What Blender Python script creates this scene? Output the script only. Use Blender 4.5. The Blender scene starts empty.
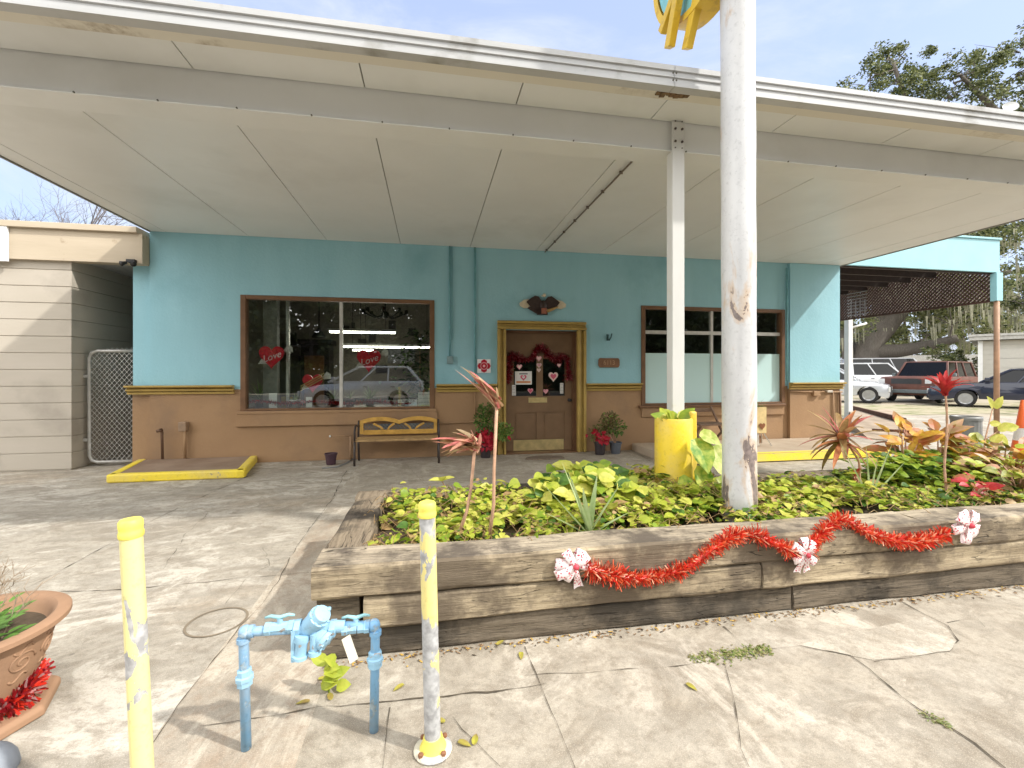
import bpy, bmesh, math, random
from mathutils import Vector, Matrix, noise
R = random.Random(7)
PI = math.pi
scene = bpy.context.scene
COL = scene.collection
# ---------------------------------------------------------------- camera numbers
CAMH, FOC, CX, CY, YAW = 1.34, 448.0, 512.0, 372.0, math.radians(10.4)
SN, CS = math.sin(YAW), math.cos(YAW)
def ray(px, py):
    u = (px - CX) / FOC
    return Vector((SN + u * CS, CS - u * SN, (CY - py) / FOC))
def F(px, py, Y=7.2):            # point on a plane parallel to the facade
    d = ray(px, py); t = Y / d.y
    return Vector((d.x * t, Y, CAMH + d.z * t))
def G(px, py, z=0.0):            # point on a level plane
    d = ray(px, py); t = (z - CAMH) / d.z
    return Vector((d.x * t, d.y * t, z))
def FX(px, Y=7.2): return F(px, 372, Y).x
def FZ(px, py, Y=7.2): return F(px, py, Y).z
def atZ(px, Zd, z=0.0):          # ground point under a pixel column at optical depth Zd
    d = ray(px, 372)
    return Vector((d.x * Zd, d.y * Zd, z))
# ---------------------------------------------------------------- materials
MATS = {}
def new_mat(name):
    m = bpy.data.materials.new(name); m.use_nodes = True
    nt = m.node_tree; nt.nodes.clear()
    out = nt.nodes.new('ShaderNodeOutputMaterial')
    return m, nt, out
def N(nt, t, **kw):
    n = nt.nodes.new(t)
    for k, v in kw.items():
        if k.startswith('i_'):
            n.inputs[k[2:].replace('_', ' ')].default_value = v
        else: setattr(n, k, v)
    return n
def coords(nt, scale=(1, 1, 1)):
    g = N(nt, 'ShaderNodeNewGeometry')
    mp = N(nt, 'ShaderNodeMapping'); mp.inputs['Scale'].default_value = scale
    nt.links.new(g.outputs['Position'], mp.inputs['Vector'])
    return mp.outputs['Vector']
def noise_n(nt, vec, scale, detail=5, rough=.55, dist=0):
    n = N(nt, 'ShaderNodeTexNoise'); n.inputs['Scale'].default_value = scale
    n.inputs['Detail'].default_value = detail; n.inputs['Roughness'].default_value = rough
    n.inputs['Distortion'].default_value = dist
    nt.links.new(vec, n.inputs['Vector']); return n.outputs['Fac']
def ramp(nt, fac, a, b, interp='LINEAR'):
    r = N(nt, 'ShaderNodeMapRange'); r.inputs['From Min'].default_value = a; r.inputs['From Max'].default_value = b
    if interp == 'SMOOTH': r.interpolation_type = 'SMOOTHSTEP'
    nt.links.new(fac, r.inputs['Value']); return r.outputs['Result']
def mixc(nt, fac, a, b):
    m = N(nt, 'ShaderNodeMix', data_type='RGBA')
    if isinstance(fac, (int, float)): m.inputs[0].default_value = fac
    else: nt.links.new(fac, m.inputs[0])
    for s, v in ((6, a), (7, b)):
        if isinstance(v, tuple): m.inputs[s].default_value = (*v, 1)
        else: nt.links.new(v, m.inputs[s])
    return m.outputs[2]
def mulf(nt, a, b):
    m = N(nt, 'ShaderNodeMath', operation='MULTIPLY')
    for i, v in enumerate((a, b)):
        if isinstance(v, (int, float)): m.inputs[i].default_value = v
        else: nt.links.new(v, m.inputs[i])
    return m.outputs[0]
def finish(nt, out, col, rough=.6, metal=0, bump=None, bstr=.2, bdist=.01, spec=.4, coat=0):
    p = N(nt, 'ShaderNodeBsdfPrincipled')
    if isinstance(col, tuple): p.inputs['Base Color'].default_value = (*col, 1)
    else: nt.links.new(col, p.inputs['Base Color'])
    if isinstance(rough, (int, float)): p.inputs['Roughness'].default_value = rough
    else: nt.links.new(rough, p.inputs['Roughness'])
    p.inputs['Metallic'].default_value = metal
    p.inputs['Specular IOR Level'].default_value = spec
    p.inputs['Coat Weight'].default_value = coat
    if bump is not None:
        b = N(nt, 'ShaderNodeBump'); b.inputs['Strength'].default_value = bstr; b.inputs['Distance'].default_value = bdist
        nt.links.new(bump, b.inputs['Height']); nt.links.new(b.outputs['Normal'], p.inputs['Normal'])
    nt.links.new(p.outputs['BSDF'], out.inputs['Surface']); return p
def plain(name, c, rough=.55, metal=0, var=.18, scale=9, bstr=.12, spec=.4, coat=0, bscale=60):
    """one paint / plastic / metal with a little uneven wear"""
    if name in MATS: return MATS[name]
    m, nt, out = new_mat(name); v = coords(nt)
    n = noise_n(nt, v, scale)
    col = mixc(nt, ramp(nt, n, .3, .7), tuple(x * (1 - var) for x in c), tuple(min(1, x * (1 + var)) for x in c))
    b = noise_n(nt, v, bscale, 3)
    finish(nt, out, col, rough, metal, b, bstr, .004, spec, coat)
    MATS[name] = m; return m
def two(name, c1, c2, scale, lo, hi, stretch=(1, 1, 1), c3=None, s3=3, lo3=.5, hi3=.7, rough=.7, bscale=80, bstr=.3, bdist=.006, metal=0, detail=6, dist=0, spec=.3, iso=False):
    if name in MATS: return MATS[name]
    m, nt, out = new_mat(name); v = coords(nt, stretch)
    f = ramp(nt, noise_n(nt, v, scale, detail, .6, dist), lo, hi)
    col = mixc(nt, f, c1, c2)
    if c3 is not None:
        f3 = ramp(nt, noise_n(nt, coords(nt), s3, 5, .6), lo3, hi3); col = mixc(nt, f3, col, c3)
    b = noise_n(nt, coords(nt) if iso else v, bscale, 5, .65)
    finish(nt, out, col, rough, metal, b, bstr, bdist, spec); MATS[name] = m; return m
def leafm(name, c, c2=None, trans=.35, scale=25, rough=.45):
    if name in MATS: return MATS[name]
    m, nt, out = new_mat(name); v = coords(nt)
    c2 = c2 or tuple(x * .6 for x in c)
    col = mixc(nt, ramp(nt, noise_n(nt, v, scale, 3), .35, .65), c, c2)
    p = N(nt, 'ShaderNodeBsdfPrincipled'); nt.links.new(col, p.inputs['Base Color']); p.inputs['Roughness'].default_value = rough
    p.inputs['Specular IOR Level'].default_value = .35
    t = N(nt, 'ShaderNodeBsdfTranslucent'); nt.links.new(col, t.inputs['Color'])
    mx = N(nt, 'ShaderNodeMixShader'); mx.inputs[0].default_value = trans
    nt.links.new(p.outputs[0], mx.inputs[1]); nt.links.new(t.outputs[0], mx.inputs[2])
    nt.links.new(mx.outputs[0], out.inputs['Surface']); MATS[name] = m; return m
def glass(name, tint=(.8, .86, .84), refl=.26, rough=.0):
    if name in MATS: return MATS[name]
    m, nt, out = new_mat(name)
    t = N(nt, 'ShaderNodeBsdfTransparent'); t.inputs['Color'].default_value = (*tint, 1)
    g = N(nt, 'ShaderNodeBsdfGlossy'); g.inputs['Roughness'].default_value = rough; g.inputs['Color'].default_value = (1, 1, 1, 1)
    lw = N(nt, 'ShaderNodeLayerWeight'); lw.inputs['Blend'].default_value = .5
    pw = N(nt, 'ShaderNodeMath', operation='POWER'); nt.links.new(lw.outputs['Facing'], pw.inputs[0]); pw.inputs[1].default_value = 4.
    ad = N(nt, 'ShaderNodeMath', operation='MULTIPLY_ADD', use_clamp=True); nt.links.new(pw.outputs[0], ad.inputs[0]); ad.inputs[1].default_value = .8; ad.inputs[2].default_value = refl + .04
    mx = N(nt, 'ShaderNodeMixShader'); nt.links.new(ad.outputs[0], mx.inputs[0])
    nt.links.new(t.outputs[0], mx.inputs[1]); nt.links.new(g.outputs[0], mx.inputs[2])
    nt.links.new(mx.outputs[0], out.inputs['Surface']); MATS[name] = m; return m
def emit(name, c, s):
    if name in MATS: return MATS[name]
    m, nt, out = new_mat(name); e = N(nt, 'ShaderNodeEmission'); e.inputs[0].default_value = (*c, 1); e.inputs[1].default_value = s
    nt.links.new(e.outputs[0], out.inputs['Surface']); MATS[name] = m; return m

def concrete(name, base, light, dark, seed=0., stretch=(1, 1, 1), darkamt=.8, lightamt=.8, warm=(.42, .31, .20)):
    m, nt, out = new_mat(name)
    v = coords(nt, stretch); v1 = coords(nt)
    off = N(nt, 'ShaderNodeVectorMath', operation='ADD'); off.inputs[1].default_value = (seed, seed * 1.7, 0)
    nt.links.new(v, off.inputs[0]); vv = off.outputs[0]
    a = noise_n(nt, vv, .9, 9, .66, .6); b = noise_n(nt, vv, 2.3, 8, .68, 1.2); c = noise_n(nt, v1, 34, 6, .75); d = noise_n(nt, vv, .45, 6, .6, .3)
    e = noise_n(nt, v1, 150, 3, .7)
    col = mixc(nt, mulf(nt, ramp(nt, a, .47, .66, 'SMOOTH'), lightamt), base, light)
    col = mixc(nt, mulf(nt, ramp(nt, b, .46, .64, 'SMOOTH'), darkamt), col, dark)
    col = mixc(nt, mulf(nt, ramp(nt, d, .5, .72, 'SMOOTH'), .45), col, warm)
    col = mixc(nt, mulf(nt, ramp(nt, c, .50, .68), .5), col, tuple(x * .5 for x in base))
    col = mixc(nt, mulf(nt, ramp(nt, e, .55, .8), .35), col, tuple(min(.9, x * 1.35) for x in base))
    h1 = noise_n(nt, vv, 5.5, 9, .72, .5); h2 = noise_n(nt, v1, 14, 7, .72); h3 = noise_n(nt, vv, 1.5, 10, .72, .9)
    col = mixc(nt, mulf(nt, ramp(nt, h1, .45, .60), .6), col, tuple(x*.66 for x in base))
    col = mixc(nt, mulf(nt, ramp(nt, h3, .52, .60, 'SMOOTH'), .6*lightamt), col, tuple(min(.8, x*1.22) for x in light))
    col = mixc(nt, mulf(nt, ramp(nt, h2, .50, .64), .6), col, dark)
    g1_ = noise_n(nt, v1, 75, 4, .8); g2_ = noise_n(nt, v1, 240, 2, .8)
    col = mixc(nt, mulf(nt, ramp(nt, g1_, .52, .64), .40), col, tuple(x * .5 for x in base))
    col = mixc(nt, mulf(nt, ramp(nt, g2_, .54, .66), .35), col, tuple(min(.85, x * 1.45) for x in light))
    # sparse dark spots (gum, oil)
    vo = N(nt, 'ShaderNodeTexVoronoi'); vo.inputs['Scale'].default_value = 5.; vo.inputs['Randomness'].default_value = 1
    nt.links.new(v1, vo.inputs['Vector'])
    sp = ramp(nt, vo.outputs['Distance'], .07, .03); col = mixc(nt, mulf(nt, sp, mulf(nt, ramp(nt, b, .4, .55), .6)), col, tuple(x * .4 for x in base))
    mixh = N(nt, 'ShaderNodeMath', operation='ADD'); nt.links.new(c, mixh.inputs[0]); nt.links.new(e, mixh.inputs[1])
    finish(nt, out, col, .85, 0, mixh.outputs[0], .35, .006, .25); return m

def peel(name, paint, under, scale=7, lo=.56, hi=.575, zlo=None, zhi=None, rust=None, stretch=(1, 1, .35), rough=.4, dirt=(.5, .4, .28), gain=.07):
    """flaking paint: bare patches with a hard edge; more of it between heights zlo..zhi when given"""
    m, nt, out = new_mat(name); v = coords(nt, stretch); v1 = coords(nt)
    n = noise_n(nt, v, scale, 6, .6, .5)
    if zlo is not None:
        g = N(nt, 'ShaderNodeNewGeometry'); sx = N(nt, 'ShaderNodeSeparateXYZ'); nt.links.new(g.outputs['Position'], sx.inputs[0])
        k = mulf(nt, ramp(nt, sx.outputs['Z'], zlo, zhi), gain)
        ad = N(nt, 'ShaderNodeMath', operation='ADD'); nt.links.new(n, ad.inputs[0]); nt.links.new(k, ad.inputs[1]); n = ad.outputs[0]
    f = ramp(nt, n, lo, hi)
    u = mixc(nt, ramp(nt, noise_n(nt, v1, 40, 4), .35, .65), under, tuple(x * .6 for x in under))
    pc = mixc(nt, ramp(nt, noise_n(nt, v, 3, 7, .7), .42, .72), paint, tuple(a * .5 + b * .5 for a, b in zip(paint, dirt)))
    pc = mixc(nt, mulf(nt, ramp(nt, noise_n(nt, v1, 38, 5, .7), .54, .68), .5), pc, tuple(a * .62 for a in paint))
    if rust: pc = mixc(nt, mulf(nt, ramp(nt, n, lo - .07, lo), .55), pc, rust)
    col = mixc(nt, f, pc, u)
    inv = N(nt, 'ShaderNodeMath', operation='SUBTRACT'); inv.inputs[0].default_value = 1; nt.links.new(f, inv.inputs[1])
    finish(nt, out, col, rough, 0, inv.outputs[0], .5, .002, .4); return m

# ---------------------------------------------------------------- mesh builder
class MB:
    def __init__(s): s.v = []; s.f = []; s.m = []
    def add(s, vs, fs, mi=0):
        o = len(s.v); s.v += [tuple(p) for p in vs]; s.f += [tuple(i + o for i in f) for f in fs]; s.m += [mi] * len(fs); return s
    def box(s, a, b, mi=0):
        x0, y0, z0 = a; x1, y1, z1 = b
        x0, x1 = min(x0, x1), max(x0, x1); y0, y1 = min(y0, y1), max(y0, y1); z0, z1 = min(z0, z1), max(z0, z1)
        return s.add([(x0,y0,z0),(x1,y0,z0),(x1,y1,z0),(x0,y1,z0),(x0,y0,z1),(x1,y0,z1),(x1,y1,z1),(x0,y1,z1)],
                     [(0,3,2,1),(4,5,6,7),(0,1,5,4),(1,2,6,5),(2,3,7,6),(3,0,4,7)], mi)
    def obox(s, c, ax, ay, az, mi=0):      # oriented box: centre and half-axis vectors
        c = Vector(c); P = []
        for k in (-1, 1):
            for j, i in ((-1,-1),(-1,1),(1,1),(1,-1)): P.append(c + ax*i + ay*j + az*k)
        return s.add(P, [(0,3,2,1),(4,5,6,7),(0,1,5,4),(1,2,6,5),(2,3,7,6),(3,0,4,7)], mi)
    def bar(s, p, q, w, h, mi=0, up=(0,0,1)):
        p, q = Vector(p), Vector(q); d = (q-p); L = d.length; d.normalize(); up = Vector(up)
        if abs(d.dot(up)) > .98: up = Vector((0,1,0))
        r = d.cross(up).normalized(); u = r.cross(d)
        return s.obox((p+q)/2, d*L/2, r*w/2, u*h/2, mi)
    def tube(s, pts, rad, n=10, mi=0, cap=True):
        pts = [Vector(p) for p in pts]
        if isinstance(rad, (int, float)): rad = [rad]*len(pts)
        vs, fs = [], []; pr = None
        for i, p in enumerate(pts):
            d = (pts[min(i+1, len(pts)-1)] - pts[max(i-1, 0)])
            if d.length < 1e-9: d = Vector((0,0,1))
            d.normalize()
            if pr is None:
                r = d.orthogonal().normalized()
            else:
                r = pr - d*pr.dot(d)
                r = r.normalized() if r.length > 1e-6 else d.orthogonal().normalized()
            pr = r; u = d.cross(r)
            for k in range(n):
                a = 2*PI*k/n; vs.append(p + (r*math.cos(a)+u*math.sin(a))*rad[i])
        for i in range(len(pts)-1):
            for k in range(n):
                a, b = i*n+k, i*n+(k+1)%n; fs.append((a, b, b+n, a+n))
        if cap:
            fs.append(tuple(range(n-1, -1, -1))); fs.append(tuple(range((len(pts)-1)*n, len(pts)*n)))
        return s.add(vs, fs, mi)
    def lathe(s, prof, c=(0,0,0), n=28, mi=0, axis=None, capb=True, capt=True):
        # prof: (radius, height) pairs
        c = Vector(c); vs, fs = [], []
        if axis is None: X, Y, Z = Vector((1,0,0)), Vector((0,1,0)), Vector((0,0,1))
        else:
            Z = Vector(axis).normalized(); X = Z.orthogonal().normalized(); Y = Z.cross(X)
        for r, h in prof:
            for k in range(n):
                a = 2*PI*k/n; vs.append(c + X*math.cos(a)*r + Y*math.sin(a)*r + Z*h)
        for i in range(len(prof)-1):
            for k in range(n):
                a, b = i*n+k, i*n+(k+1)%n; fs.append((a, b, b+n, a+n))
        if capb: fs.append(tuple(range(n-1, -1, -1)))
        if capt: fs.append(tuple(range((len(prof)-1)*n, len(prof)*n)))
        return s.add(vs, fs, mi)
    def prism(s, poly, o, ex, ey, depth, mi=0, mside=None):
        # polygon (2d) in plane o + a*ex + b*ey, pushed along vector depth
        o, ex, ey, depth = Vector(o), Vector(ex), Vector(ey), Vector(depth); n = len(poly)
        A = [o + ex*a + ey*b for a, b in poly]; B = [p + depth for p in A]
        s.add(A+B, [tuple(range(n-1, -1, -1)), tuple(range(n, 2*n))], mi)
        return s.add(A+B, [(i, (i+1) % n, (i+1) % n+n, i+n) for i in range(n)], mi if mside is None else mside)
    def quad(s, a, b, c, d, mi=0): return s.add([a, b, c, d], [(0,1,2,3)], mi)
    def ball(s, c, r, n=12, m=8, mi=0, sc=(1,1,1)):
        prof = [(max(1e-4, r*math.sin(PI*i/m)), -r*math.cos(PI*i/m)) for i in range(m+1)]
        o = len(s.v); s.lathe(prof, (0,0,0), n, mi)
        for i in range(o, len(s.v)):
            p = s.v[i]; s.v[i] = (p[0]*sc[0]+c[0], p[1]*sc[1]+c[1], p[2]*sc[2]+c[2])
        return s
    def leaf(s, b, d, up, L, W, mi=0, droop=.15, fold=.25):
        # rounded, slightly folded leaf with a drooping tip
        b, d, up = Vector(b), Vector(d).normalized(), Vector(up)
        r = d.cross(up); r = r.normalized() if r.length > 1e-4 else d.orthogonal().normalized()
        u = r.cross(d); vs = []
        for t, h in ((.0, .0), (.10, .33), (.32, .50), (.60, .43), (.84, .20), (1.0, 0)):
            c = b + d*L*t - u*L*droop*t*t; vs.append(c)
            if 0 < t < 1:
                e = u*W*fold*h*1.5; vs += [c + r*W*h + e - d*L*(.05 if t < .2 else 0), c - r*W*h + e - d*L*(.05 if t < .2 else 0)]
        return s.add(vs, [(0,1,2), (0,3,1), (1,4,5,2), (1,3,6,4), (4,7,8,5), (4,6,9,7), (7,10,11,8), (7,9,12,10), (10,13,11), (10,12,13)], mi)
    def blade(s, b, d, L, W, mi=0, curve=.2, side=None, n=5, taper=.8):
        # long strap leaf: starts at b, heads along d, droops towards -z
        b = Vector(b); d = Vector(d).normalized(); g = Vector((0,0,-1)); vs, fs = [], []
        r = d.cross(Vector((0,0,1))) if side is None else Vector(side)
        r = r.normalized() if r.length > 1e-4 else Vector((1,0,0))
        p = b.copy(); dd = d.copy()
        for i in range(n+1):
            t = i/n; w = W*(1-t**2*taper)*.5*(0.75+.25*min(1, t*4)) if i < n else W*.03
            nrm = r.cross(dd).normalized()
            vs += [p - r*w + nrm*w*.35, p.copy(), p + r*w + nrm*w*.35]
            dd = (dd + g*curve/n*2*(t+.3)).normalized(); p = p + dd*L/n
        for i in range(n):
            a = i*3; fs += [(a, a+1, a+4, a+3), (a+1, a+2, a+5, a+4)]
        return s.add(vs, fs, mi)
    def split(s, name, mats, parent=None, smooth=False, **kw):
        # one object per connected piece
        par = list(range(len(s.v)))
        def find(a):
            while par[a] != a: par[a] = par[par[a]]; a = par[a]
            return a
        for f in s.f:
            r = find(f[0])
            for i in f[1:]: par[find(i)] = r
        groups = {}
        for f, m in zip(s.f, s.m): groups.setdefault(find(f[0]), []).append((f, m))
        out = []
        for fl in groups.values():
            b = MB(); idx = {}
            for f, m in fl:
                nf = []
                for i in f:
                    if i not in idx: idx[i] = len(b.v); b.v.append(s.v[i])
                    nf.append(idx[i])
                b.f.append(tuple(nf)); b.m.append(m)
            out.append(b.build(name, mats, parent, smooth, **kw))
        return out
    def build(s, name, mats, parent=None, smooth=False, local=False, bevel=0, rot=None):
        me = bpy.data.meshes.new(name)
        off = Vector((0,0,0))
        if parent is not None and not local:
            p = parent
            while p is not None: off += p.location; p = p.parent
        me.from_pydata([tuple(Vector(p)-off) for p in s.v], [], s.f)
        mats = mats if isinstance(mats, (list, tuple)) else [mats]
        for m in mats: me.materials.append(m)
        if len(mats) > 1: me.polygons.foreach_set('material_index', s.m)
        if smooth: me.polygons.foreach_set('use_smooth', [True]*len(me.polygons))
        me.update()
        if smooth == 'auto':
            try: me.set_sharp_from_angle(angle=math.radians(40))
            except Exception: pass
        o = bpy.data.objects.new(name, me); COL.objects.link(o)
        if parent is not None: o.parent = parent
        if bevel:
            b = o.modifiers.new('Bevel', 'BEVEL'); b.width = bevel; b.segments = 2; b.limit_method = 'ANGLE'
        return o
def tag(o, label=None, cat=None, group=None, kind=None):
    if label: o['label'] = label
    if cat: o['category'] = cat
    if group: o['group'] = group
    if kind: o['kind'] = kind
    return o
def thing(name, label, cat, loc=(0,0,0), rz=0, group=None):
    o = bpy.data.objects.new(name, None); COL.objects.link(o); o.empty_display_size = .1
    o.location = loc; o.rotation_euler = (0, 0, rz); return tag(o, label, cat, group)
def copy_tree(o, parent=None):
    c = o.copy(); COL.objects.link(c)
    if parent is not None: c.parent = parent
    for ch in list(o.children): copy_tree(ch, c)
    return c
def text_mesh(txt, size, shear=0, depth=.002):
    cu = bpy.data.curves.new('lettering', 'FONT'); cu.body = txt; cu.size = size; cu.extrude = depth; cu.shear = shear
    cu.align_x = 'CENTER'; cu.align_y = 'CENTER'
    o = bpy.data.objects.new('lettering', cu); COL.objects.link(o)
    dg = bpy.context.evaluated_depsgraph_get(); dg.update()
    me = bpy.data.meshes.new_from_object(o.evaluated_get(dg)); bpy.data.objects.remove(o); bpy.data.curves.remove(cu)
    return me
def lettering(txt, size, loc, mat, parent, shear=0, rz=0, tilt=0, name='lettering'):
    me = text_mesh(txt, size, shear)
    M = Matrix.Translation(Vector(loc) - (parent.location if parent else Vector())) @ Matrix.Rotation(rz, 4, 'Z') @ Matrix.Rotation(PI/2, 4, 'X') @ Matrix.Rotation(tilt, 4, 'Z')
    me.transform(M); me.materials.clear(); me.materials.append(mat)
    o = bpy.data.objects.new(name, me); COL.objects.link(o); o.parent = parent; return o
def heart(n=28, w=1., h=1.):
    P = []
    for i in range(n):
        t = 2*PI*i/n
        x = 16*math.sin(t)**3/32*w; y = (13*math.cos(t)-5*math.cos(2*t)-2*math.cos(3*t)-math.cos(4*t)+2)/29*h
        P.append((x, y))
    return P[::-1]
def nz(p, s=1.): return noise.noise(Vector(p)*s)
EX, EY, EZ = Vector((1,0,0)), Vector((0,1,0)), Vector((0,0,1))
# ================================================================= camera, light, world
cam = bpy.data.cameras.new('camera'); camo = bpy.data.objects.new('camera', cam); COL.objects.link(camo)
cam.sensor_width = 36; cam.lens = FOC / 1024 * 36; cam.shift_y = -(384 - CY) / 1024; cam.clip_end = 2000; cam.clip_start = .05
camo.location = (0, 0, CAMH); camo.rotation_euler = (PI/2, 0, -YAW); scene.camera = camo
SUND = Vector((-1, .60, -1.08)).normalized()
sl = bpy.data.lights.new('sun', 'SUN'); sl.energy = 2.05; sl.angle = math.radians(1.6); sl.color = (1, .965, .91)
so = bpy.data.objects.new('sun', sl); COL.objects.link(so); so.rotation_euler = SUND.to_track_quat('-Z', 'Y').to_euler(); so.location = (8, -6, 12)
w = bpy.data.worlds.new('World'); scene.world = w; w.use_nodes = True; nt = w.node_tree; nt.nodes.clear()
wo = N(nt, 'ShaderNodeOutputWorld'); bg = N(nt, 'ShaderNodeBackground'); bg.inputs['Strength'].default_value = .15
sky = N(nt, 'ShaderNodeTexSky'); sky.sky_type = 'NISHITA'; sky.sun_disc = False
sky.sun_elevation = math.asin(-SUND.z); sky.sun_rotation = math.atan2(-SUND.x, -SUND.y); sky.dust_density = 2.0; sky.air_density = 1.0; sky.ozone_density = 2.0
tc = N(nt, 'ShaderNodeTexCoord'); mp = N(nt, 'ShaderNodeMapping'); mp.inputs['Scale'].default_value = (1.2, 1.2, 3.2); mp.inputs['Rotation'].default_value = (.3, .5, .8)
nt.links.new(tc.outputs['Generated'], mp.inputs['Vector'])
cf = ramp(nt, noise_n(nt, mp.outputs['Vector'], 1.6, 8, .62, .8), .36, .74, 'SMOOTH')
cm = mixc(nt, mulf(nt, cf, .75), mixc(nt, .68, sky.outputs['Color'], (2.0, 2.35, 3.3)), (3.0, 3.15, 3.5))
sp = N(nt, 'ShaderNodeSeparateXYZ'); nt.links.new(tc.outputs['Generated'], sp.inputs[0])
base = mixc(nt, ramp(nt, sp.outputs['Y'], .30, -.35, 'SMOOTH'), cm, mixc(nt, cf, (9.0, 9.05, 9.2), (11.2, 10.9, 10.4)))   # bright cloud added out of view behind the camera to fill the shade
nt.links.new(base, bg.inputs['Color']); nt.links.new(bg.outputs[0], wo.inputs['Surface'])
vs = scene.view_settings; vs.view_transform = 'Standard'; vs.look = 'None'; vs.gamma = 1; vs.exposure = 1.14; vs.use_curve_mapping = False
try:
    scene.cycles.max_bounces = 10; scene.cycles.diffuse_bounces = 6; scene.cycles.transparent_max_bounces = 12
except Exception: pass

# ================================================================= ground
M_dirt = two('sandy dirt', (.30, .25, .18), (.42, .37, .28), 1.2, .35, .65, c3=(.16, .16, .08), s3=.8, lo3=.52, hi3=.66, rough=.95, bscale=30)
M_lot = concrete('lot concrete', (.38, .34, .275), (.51, .47, .40), (.21, .175, .13), 3.1, (.85, 1.5, 1), .75, .95)
M_walk = concrete('sidewalk concrete', (.37, .325, .255), (.49, .44, .36), (.20, .165, .12), 9.4, (1, 1, 1), .85, .75, (.44, .36, .25))
M_pad = concrete('porch concrete', (.39, .345, .275), (.49, .44, .365), (.24, .20, .15), 15.2, (1, 1, 1), .7, .8)
M_strip = concrete('tinted concrete strip', (.375, .325, .255), (.51, .455, .365), (.27, .20, .14), 21.7, (1, .6, 1), .8, .7, (.38, .26, .16))
M_asphalt = two('asphalt', (.045, .045, .047), (.065, .063, .06), 3, .3, .7, rough=.9, bscale=120)
M_crack = plain('crack dirt', (.075, .06, .04), .95, 0, .4, 20)
def sheet(name, poly, z, mat):
    mb = MB(); n = len(poly); mb.add([(x, y, z) for x, y in poly], [tuple(range(n))])
    return tag(mb.build(name, mat), kind='structure')
sheet('ground', [(-600, -600), (600, -600), (600, 600), (-600, 600)], -.012, M_dirt)
sheet('street', [(-60, -14), (80, -14), (80, -1.15), (-60, -1.15)], -.006, M_asphalt)
g1 = G(332, 499.5); g2 = G(155, 741); JX = (g1.x + g2.x) / 2            # long joint between the lot and the strip by the planter
print('joint', g1, g2)
sheet('parking_lot', [(-30, -1.0), (JX, -1.0), (JX, 6.1), (JX, 7.19), (-3.6, 7.19), (-4.2, 8.6), (-30, 8.6)], 0, M_lot)
sheet('pavement_strip', [(JX, 1.60), (-.45, 1.60), (-.45, 4.3), (JX, 4.3)], 0.0, M_strip)
sheet('sidewalk', [(JX, -1.0), (30, -1.0), (30, 2.6), (-.45, 2.6), (-.45, 1.60), (JX, 1.60)], 0.0, M_walk)
sheet('porch_floor', [(JX, 4.3), (-.45, 4.3), (-.45, 2.6), (30, 2.6), (30, 5.0), (14.5, 11.5), (7.6, 11.5), (7.6, 7.19), (JX, 7.19)], 0.0, M_pad)
kb = MB(); kb.box((-60, -1.15, -.2), (80, -1.0, -.001)); tag(kb.build('kerb', M_walk), kind='structure')
sheet('grass_verge', [(9.0, 11.5), (40, 11.5), (40, 15.2), (9.0, 15.2)], -.004, two('dry lawn', (.30, .26, .16), (.40, .35, .24), 2.5, .35, .65, c3=(.15, .17, .06), s3=1.8, lo3=.5, hi3=.62, rough=.95, bscale=50))

def crack(mb, pts, w0, w1=None, jit=.012, z=.004, step=.05):
    w1 = w0 if w1 is None else w1
    w0 *= .8; w1 *= .8
    pts = [G(*p) for p in pts]; fine = []
    for a, b in zip(pts[:-1], pts[1:]):
        n = max(1, int((b-a).length/step))
        for i in range(n): fine.append(a.lerp(b, i/n))
    fine.append(pts[-1]); L, Rr = [], []
    for i, p in enumerate(fine):
        d = fine[min(i+1, len(fine)-1)] - fine[max(i-1, 0)]; d.normalize(); s = Vector((-d.y, d.x, 0)); t = i/max(1, len(fine)-1)
        q = p + s*jit*(nz(p, 6)+.6*nz(p, 19)); w = (w0*(1-t)+w1*t)*max(.12, .45+1.5*nz(p+Vector((3,1,0)), 11))/2
        L.append(q + s*w + EZ*z); Rr.append(q - s*w + EZ*z)
    n = len(L); mb.add(L+Rr, [(i, i+n, i+n+1, i+1) for i in range(n-1)])
cb = MB()
z6 = lambda L: [(640+x/2.667, 600+y/2.667) for x, y in L]
crack(cb, z6([(425,125),(480,135),(560,150),(610,185),(700,260),(800,325),(890,385),(1000,470),(1120,560)]), .006, .022, .012)
crack(cb, z6([(690,0),(760,40),(820,70),(850,110),(830,140),(740,150),(620,165)]), .008, .004)
crack(cb, z6([(820,62),(900,50),(925,75)]), .005, .003)
crack(cb, z6([(220,72),(255,100),(275,125)]), .006, .004)
crack(cb, z6([(225,170),(245,240),(262,330),(268,400),(290,448)]), .006, .007, .006)
crack(cb, z6([(-310,205),(-150,195),(0,185),(100,175),(190,165),(300,140),(425,125)]), .005, .006)
crack(cb, [(200,727),(249,720),(313,709),(395,702),(500,691),(548,684)], .009, .009)
crack(cb, [(525,647),(539,682),(556,722),(576,772)], .009, .009, .004)
crack(cb, [(390,708),(386,740),(383,770)], .005, .004, .004)
crack(cb, [(346,471),(332,499.5),(315,522),(295,549),(279,580),(262,604),(230,640),(177,707),(155,741),(120,790)], .011, .006, .014)
crack(cb, [(262,470),(238,481),(200,498),(150,522),(108,545),(62,570)], .013, .008, .01)
crack(cb, [(108,545),(40,582),(-20,612)], .006, .004, .01)
crack(cb, [(-20,502),(40,496),(91,491),(150,483)], .010, .007, .01)
crack(cb, [(60,592),(123,590),(197,583),(260,577),(309,573)], .008, .006, .014)
crack(cb, [(163,570),(185,535),(210,512),(235,500)], .005, .003, .02)
crack(cb, [(258,480),(300,484),(345,482)], .006, .004, .01)
crack(cb, [(350,487),(420,484),(480,480)], .007, .005, .008)
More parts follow.
